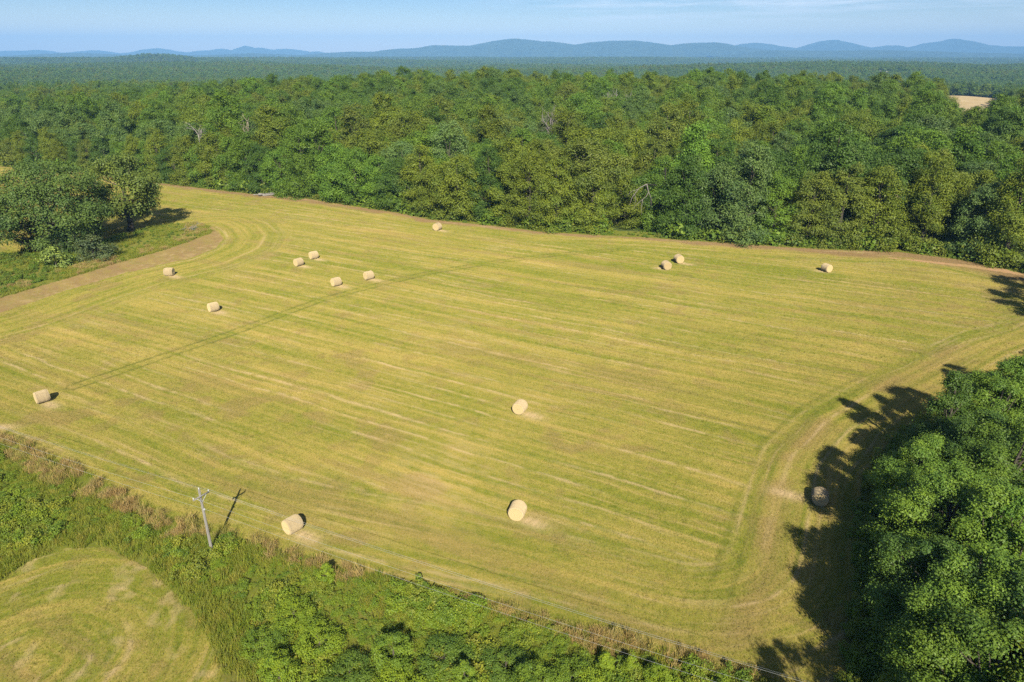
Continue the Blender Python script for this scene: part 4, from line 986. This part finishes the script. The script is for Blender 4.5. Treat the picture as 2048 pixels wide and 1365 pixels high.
    obj('stump', g.mesh('stump', plain_mat('split_wood', (.50, .36, .24), (.66, .50, .35), 4, sc=(4, 4, .6)), True), t)
    # logs at the forest edge
    x, y = ground_at(540, 391); names = ['longest', 'upright leaning', 'thick front', 'thin crooked', 'short rear', 'bark-stripped', 'small dark']
    for k, (dx, dy, dz, L, r, a, tilt) in enumerate([(-1.2, .8, .35, 5.2, .22, 8, .02), (3.6, .7, .9, 4.2, .26, -28, -.35), (-.2, -.5, .25, 3.6, .27, 14, 0), (-3.6, -.1, .2, 3.8, .15, -10, .04), (1.4, 1.2, .3, 3.0, .24, 30, .05), (.9, .2, .62, 3.4, .2, -16, .06), (-2.2, -.9, .18, 2.4, .16, 35, 0)]):
        g = Geo(); c = math.cos(D2R(a)); s_ = math.sin(D2R(a)); q = np.linspace(-.5, .5, 5)[:, None]*L
        g.tube(q*np.array([c, s_, tilt]) + rs.normal(0, .05, (5, 3)), np.linspace(r, r*.75, 5), 8)
        tag(obj('log', g.mesh('log', M_pale_bark if k != 6 else M_bark, True), None, (x + dx, y + dy, dz)), names[k] + ' log of the pile lying at the forest edge on the left', 'log', 'log pile at the forest edge')
    x, y = ground_at(1930, 508); g = Geo(); g.tube([(-5.2, .9, .35), (-2, .4, .36), (1.5, -.1, .3), (5.5, -.9, .25), (9, -1.4, .2)], [.30, .30, .27, .22, .14], 8)
    for P in ([(-4.4, .8, .5), (-5.4, 1.2, 1.1), (-6.0, 1.5, 1.2)], [(3, -.4, .4), (4, .6, 1.3)]): g.tube(P, np.linspace(.12, .05, len(P)), 5)
    tag(obj('fallen_log', g.mesh('fallen_log', M_pale_bark, True), None, (x, y, 0)), 'long pale fallen trunk lying below the trees above the dirt track', 'log')
    # brush heap on the island tip
    x, y = ground_at(385, 461); t = thing('fallen_branch', 'fallen leafy branch lying on the island tip beside the bare strip', 'branch', (x, y, 0))
    g = Geo()
    for k in range(9): branchy(g, (-2.5 + k*.35, rs.uniform(-.4, .4), .25), (1, rs.uniform(-.7, .7), rs.uniform(.0, .5)), 2.2, .07, 1, rs, 0, .1, .7)
    obj('twigs', g.mesh('twigs', M_pale_bark), t)
    me = bush_mesh('branch_leaves', 950, 420, .26, M_leaf, 12, .6); o = obj('leaves', me, t); o.scale = (2.6, 1.1, .9); o.color = (.075, .11, .045, 1)
build_dead()

# ---------------------------------------------------------------- far buildings
def house(name, label, cat, loc, rz, L, W, h, roof_h, wall_c, roof_c, chimney=False, windows=3):
    t = thing(name, label, cat, loc, rz)
    g = Geo(); g.box((0, 0, h/2), (L/2, W/2, h/2))
    for s in (-1, 1): g.quad((s*L/2, -W/2, h), (s*L/2, 0, h + roof_h), (s*L/2, 0, h + roof_h), (s*L/2, W/2, h))
    obj('wall', g.mesh('wall', plain_mat(name + '_wall', wall_c, tuple(min(1, c*1.08) for c in wall_c), .6)), t)
    g = Geo(); e = .4
    for s in (-1, 1):
        a, b = (-L/2 - e, s*(W/2 + e), h - e*roof_h/(W/2)), (L/2 + e, s*(W/2 + e), h - e*roof_h/(W/2)); c, d = (L/2 + e, 0, h + roof_h + .05), (-L/2 - e, 0, h + roof_h + .05)
        g.quad(a, b, c, d); dn = np.array([0, 0, -.2]); g.quad(np.add(a, dn), np.add(d, dn), np.add(c, dn), np.add(b, dn)); g.quad(a, np.add(a, dn), np.add(b, dn), b); g.quad(b, np.add(b, dn), np.add(c, dn), c); g.quad(d, np.add(d, dn), np.add(a, dn), a)
    rf = obj('roof', g.mesh('roof', plain_mat(name + '_roof', roof_c, tuple(c*1.25 for c in roof_c), .8, .7)), t)
    if chimney:
        g = Geo(); g.box((L*.2, 0, h + roof_h + .4), (.4, .4, .9)); obj('chimney', g.mesh('chimney', plain_mat(name + '_brick', (.30, .16, .12), (.36, .2, .15), 2)), rf)
    gl = plain_mat(name + '_glass', (.04, .05, .06), (.07, .08, .09), 1, .15)
    for k in range(windows):
        g = Geo(); g.box((-L/2 + L*(k + .5)/windows, -W/2 - .02, h*.55), (.5, .03, .7)); obj('window', g.mesh('window', gl), t)
    return t
def build_houses():
    def gz(x, y): return float(terrain(x, y)) - .1
    x, y, z = at_range(1758, 142, 2150); house('farmhouse', 'white farmhouse with a dark roof among the distant trees on the right', 'house', (x, y, gz(x, y) - 1), .25, 15, 9, 6, 3.4, (.62, .62, .60), (.07, .07, .08), True)
    x, y, z = at_range(1743, 142, 2150); house('white_shed', 'small white shed left of the distant farmhouse', 'shed', (x - 2, y, gz(x, y)), 1.5, 6, 5, 4.6, 2, (.62, .62, .6), (.70, .71, .72), False, 1)
    x, y, z = at_range(1772, 144, 2150); house('white_shed', 'small white shed right of the distant farmhouse', 'shed', (x + 2, y, gz(x, y)), 1.3, 7, 5, 4.6, 2, (.62, .62, .6), (.66, .67, .68), False, 1)
    x, y, z = at_range(309, 113.4, 4300); house('white_barn', 'long white barn on the skyline above the hazy woodland on the left', 'barn', (x, y, gz(x, y)), .1, 14, 8, 5, 2.5, (.40, .40, .39), (.34, .34, .35), False, 4)
    x, y, z = at_range(24, 224, 432); house('shed', 'pale metal shed at the back of the clearing on the far left', 'shed', (x, y, gz(x, y) + .3), .3, 9, 6, 2.8, 1.4, (.20, .19, .17), (.17, .17, .17), False, 2)
    x, y, z = at_range(45, 236, 415); house('shed', 'low shed with a green roof in the clearing on the far left', 'shed', (x, y, gz(x, y) + .3), .1, 6, 5, 2.2, 1.2, (.22, .22, .19), (.10, .17, .11), False, 2)
build_houses()

# ---------------------------------------------------------------- haze over the whole scene
def build_haze():
    m = bpy.data.materials.new('haze'); m.use_nodes = True; n, l = m.node_tree.nodes, m.node_tree.links; n.clear()
    o = n.new('ShaderNodeOutputMaterial'); v = n.new('ShaderNodeVolumePrincipled')
    v.inputs['Color'].default_value = (.25, .54, 1.0, 1); v.inputs['Density'].default_value = .80e-4; v.inputs['Anisotropy'].default_value = -.2
    l.new(v.outputs[0], o.inputs['Volume'])
    g = Geo(); z0, z1 = min(GROUND_MIN, -47) - 1.5, 600.0; R = 24000.0
    g.box((0, 0, (z0 + z1)/2), (R, R, (z1 - z0)/2))
    ob = obj('haze', g.mesh('haze', m)); tag(ob, 'thin blue haze over the whole landscape', 'haze', kind='stuff')
build_haze()
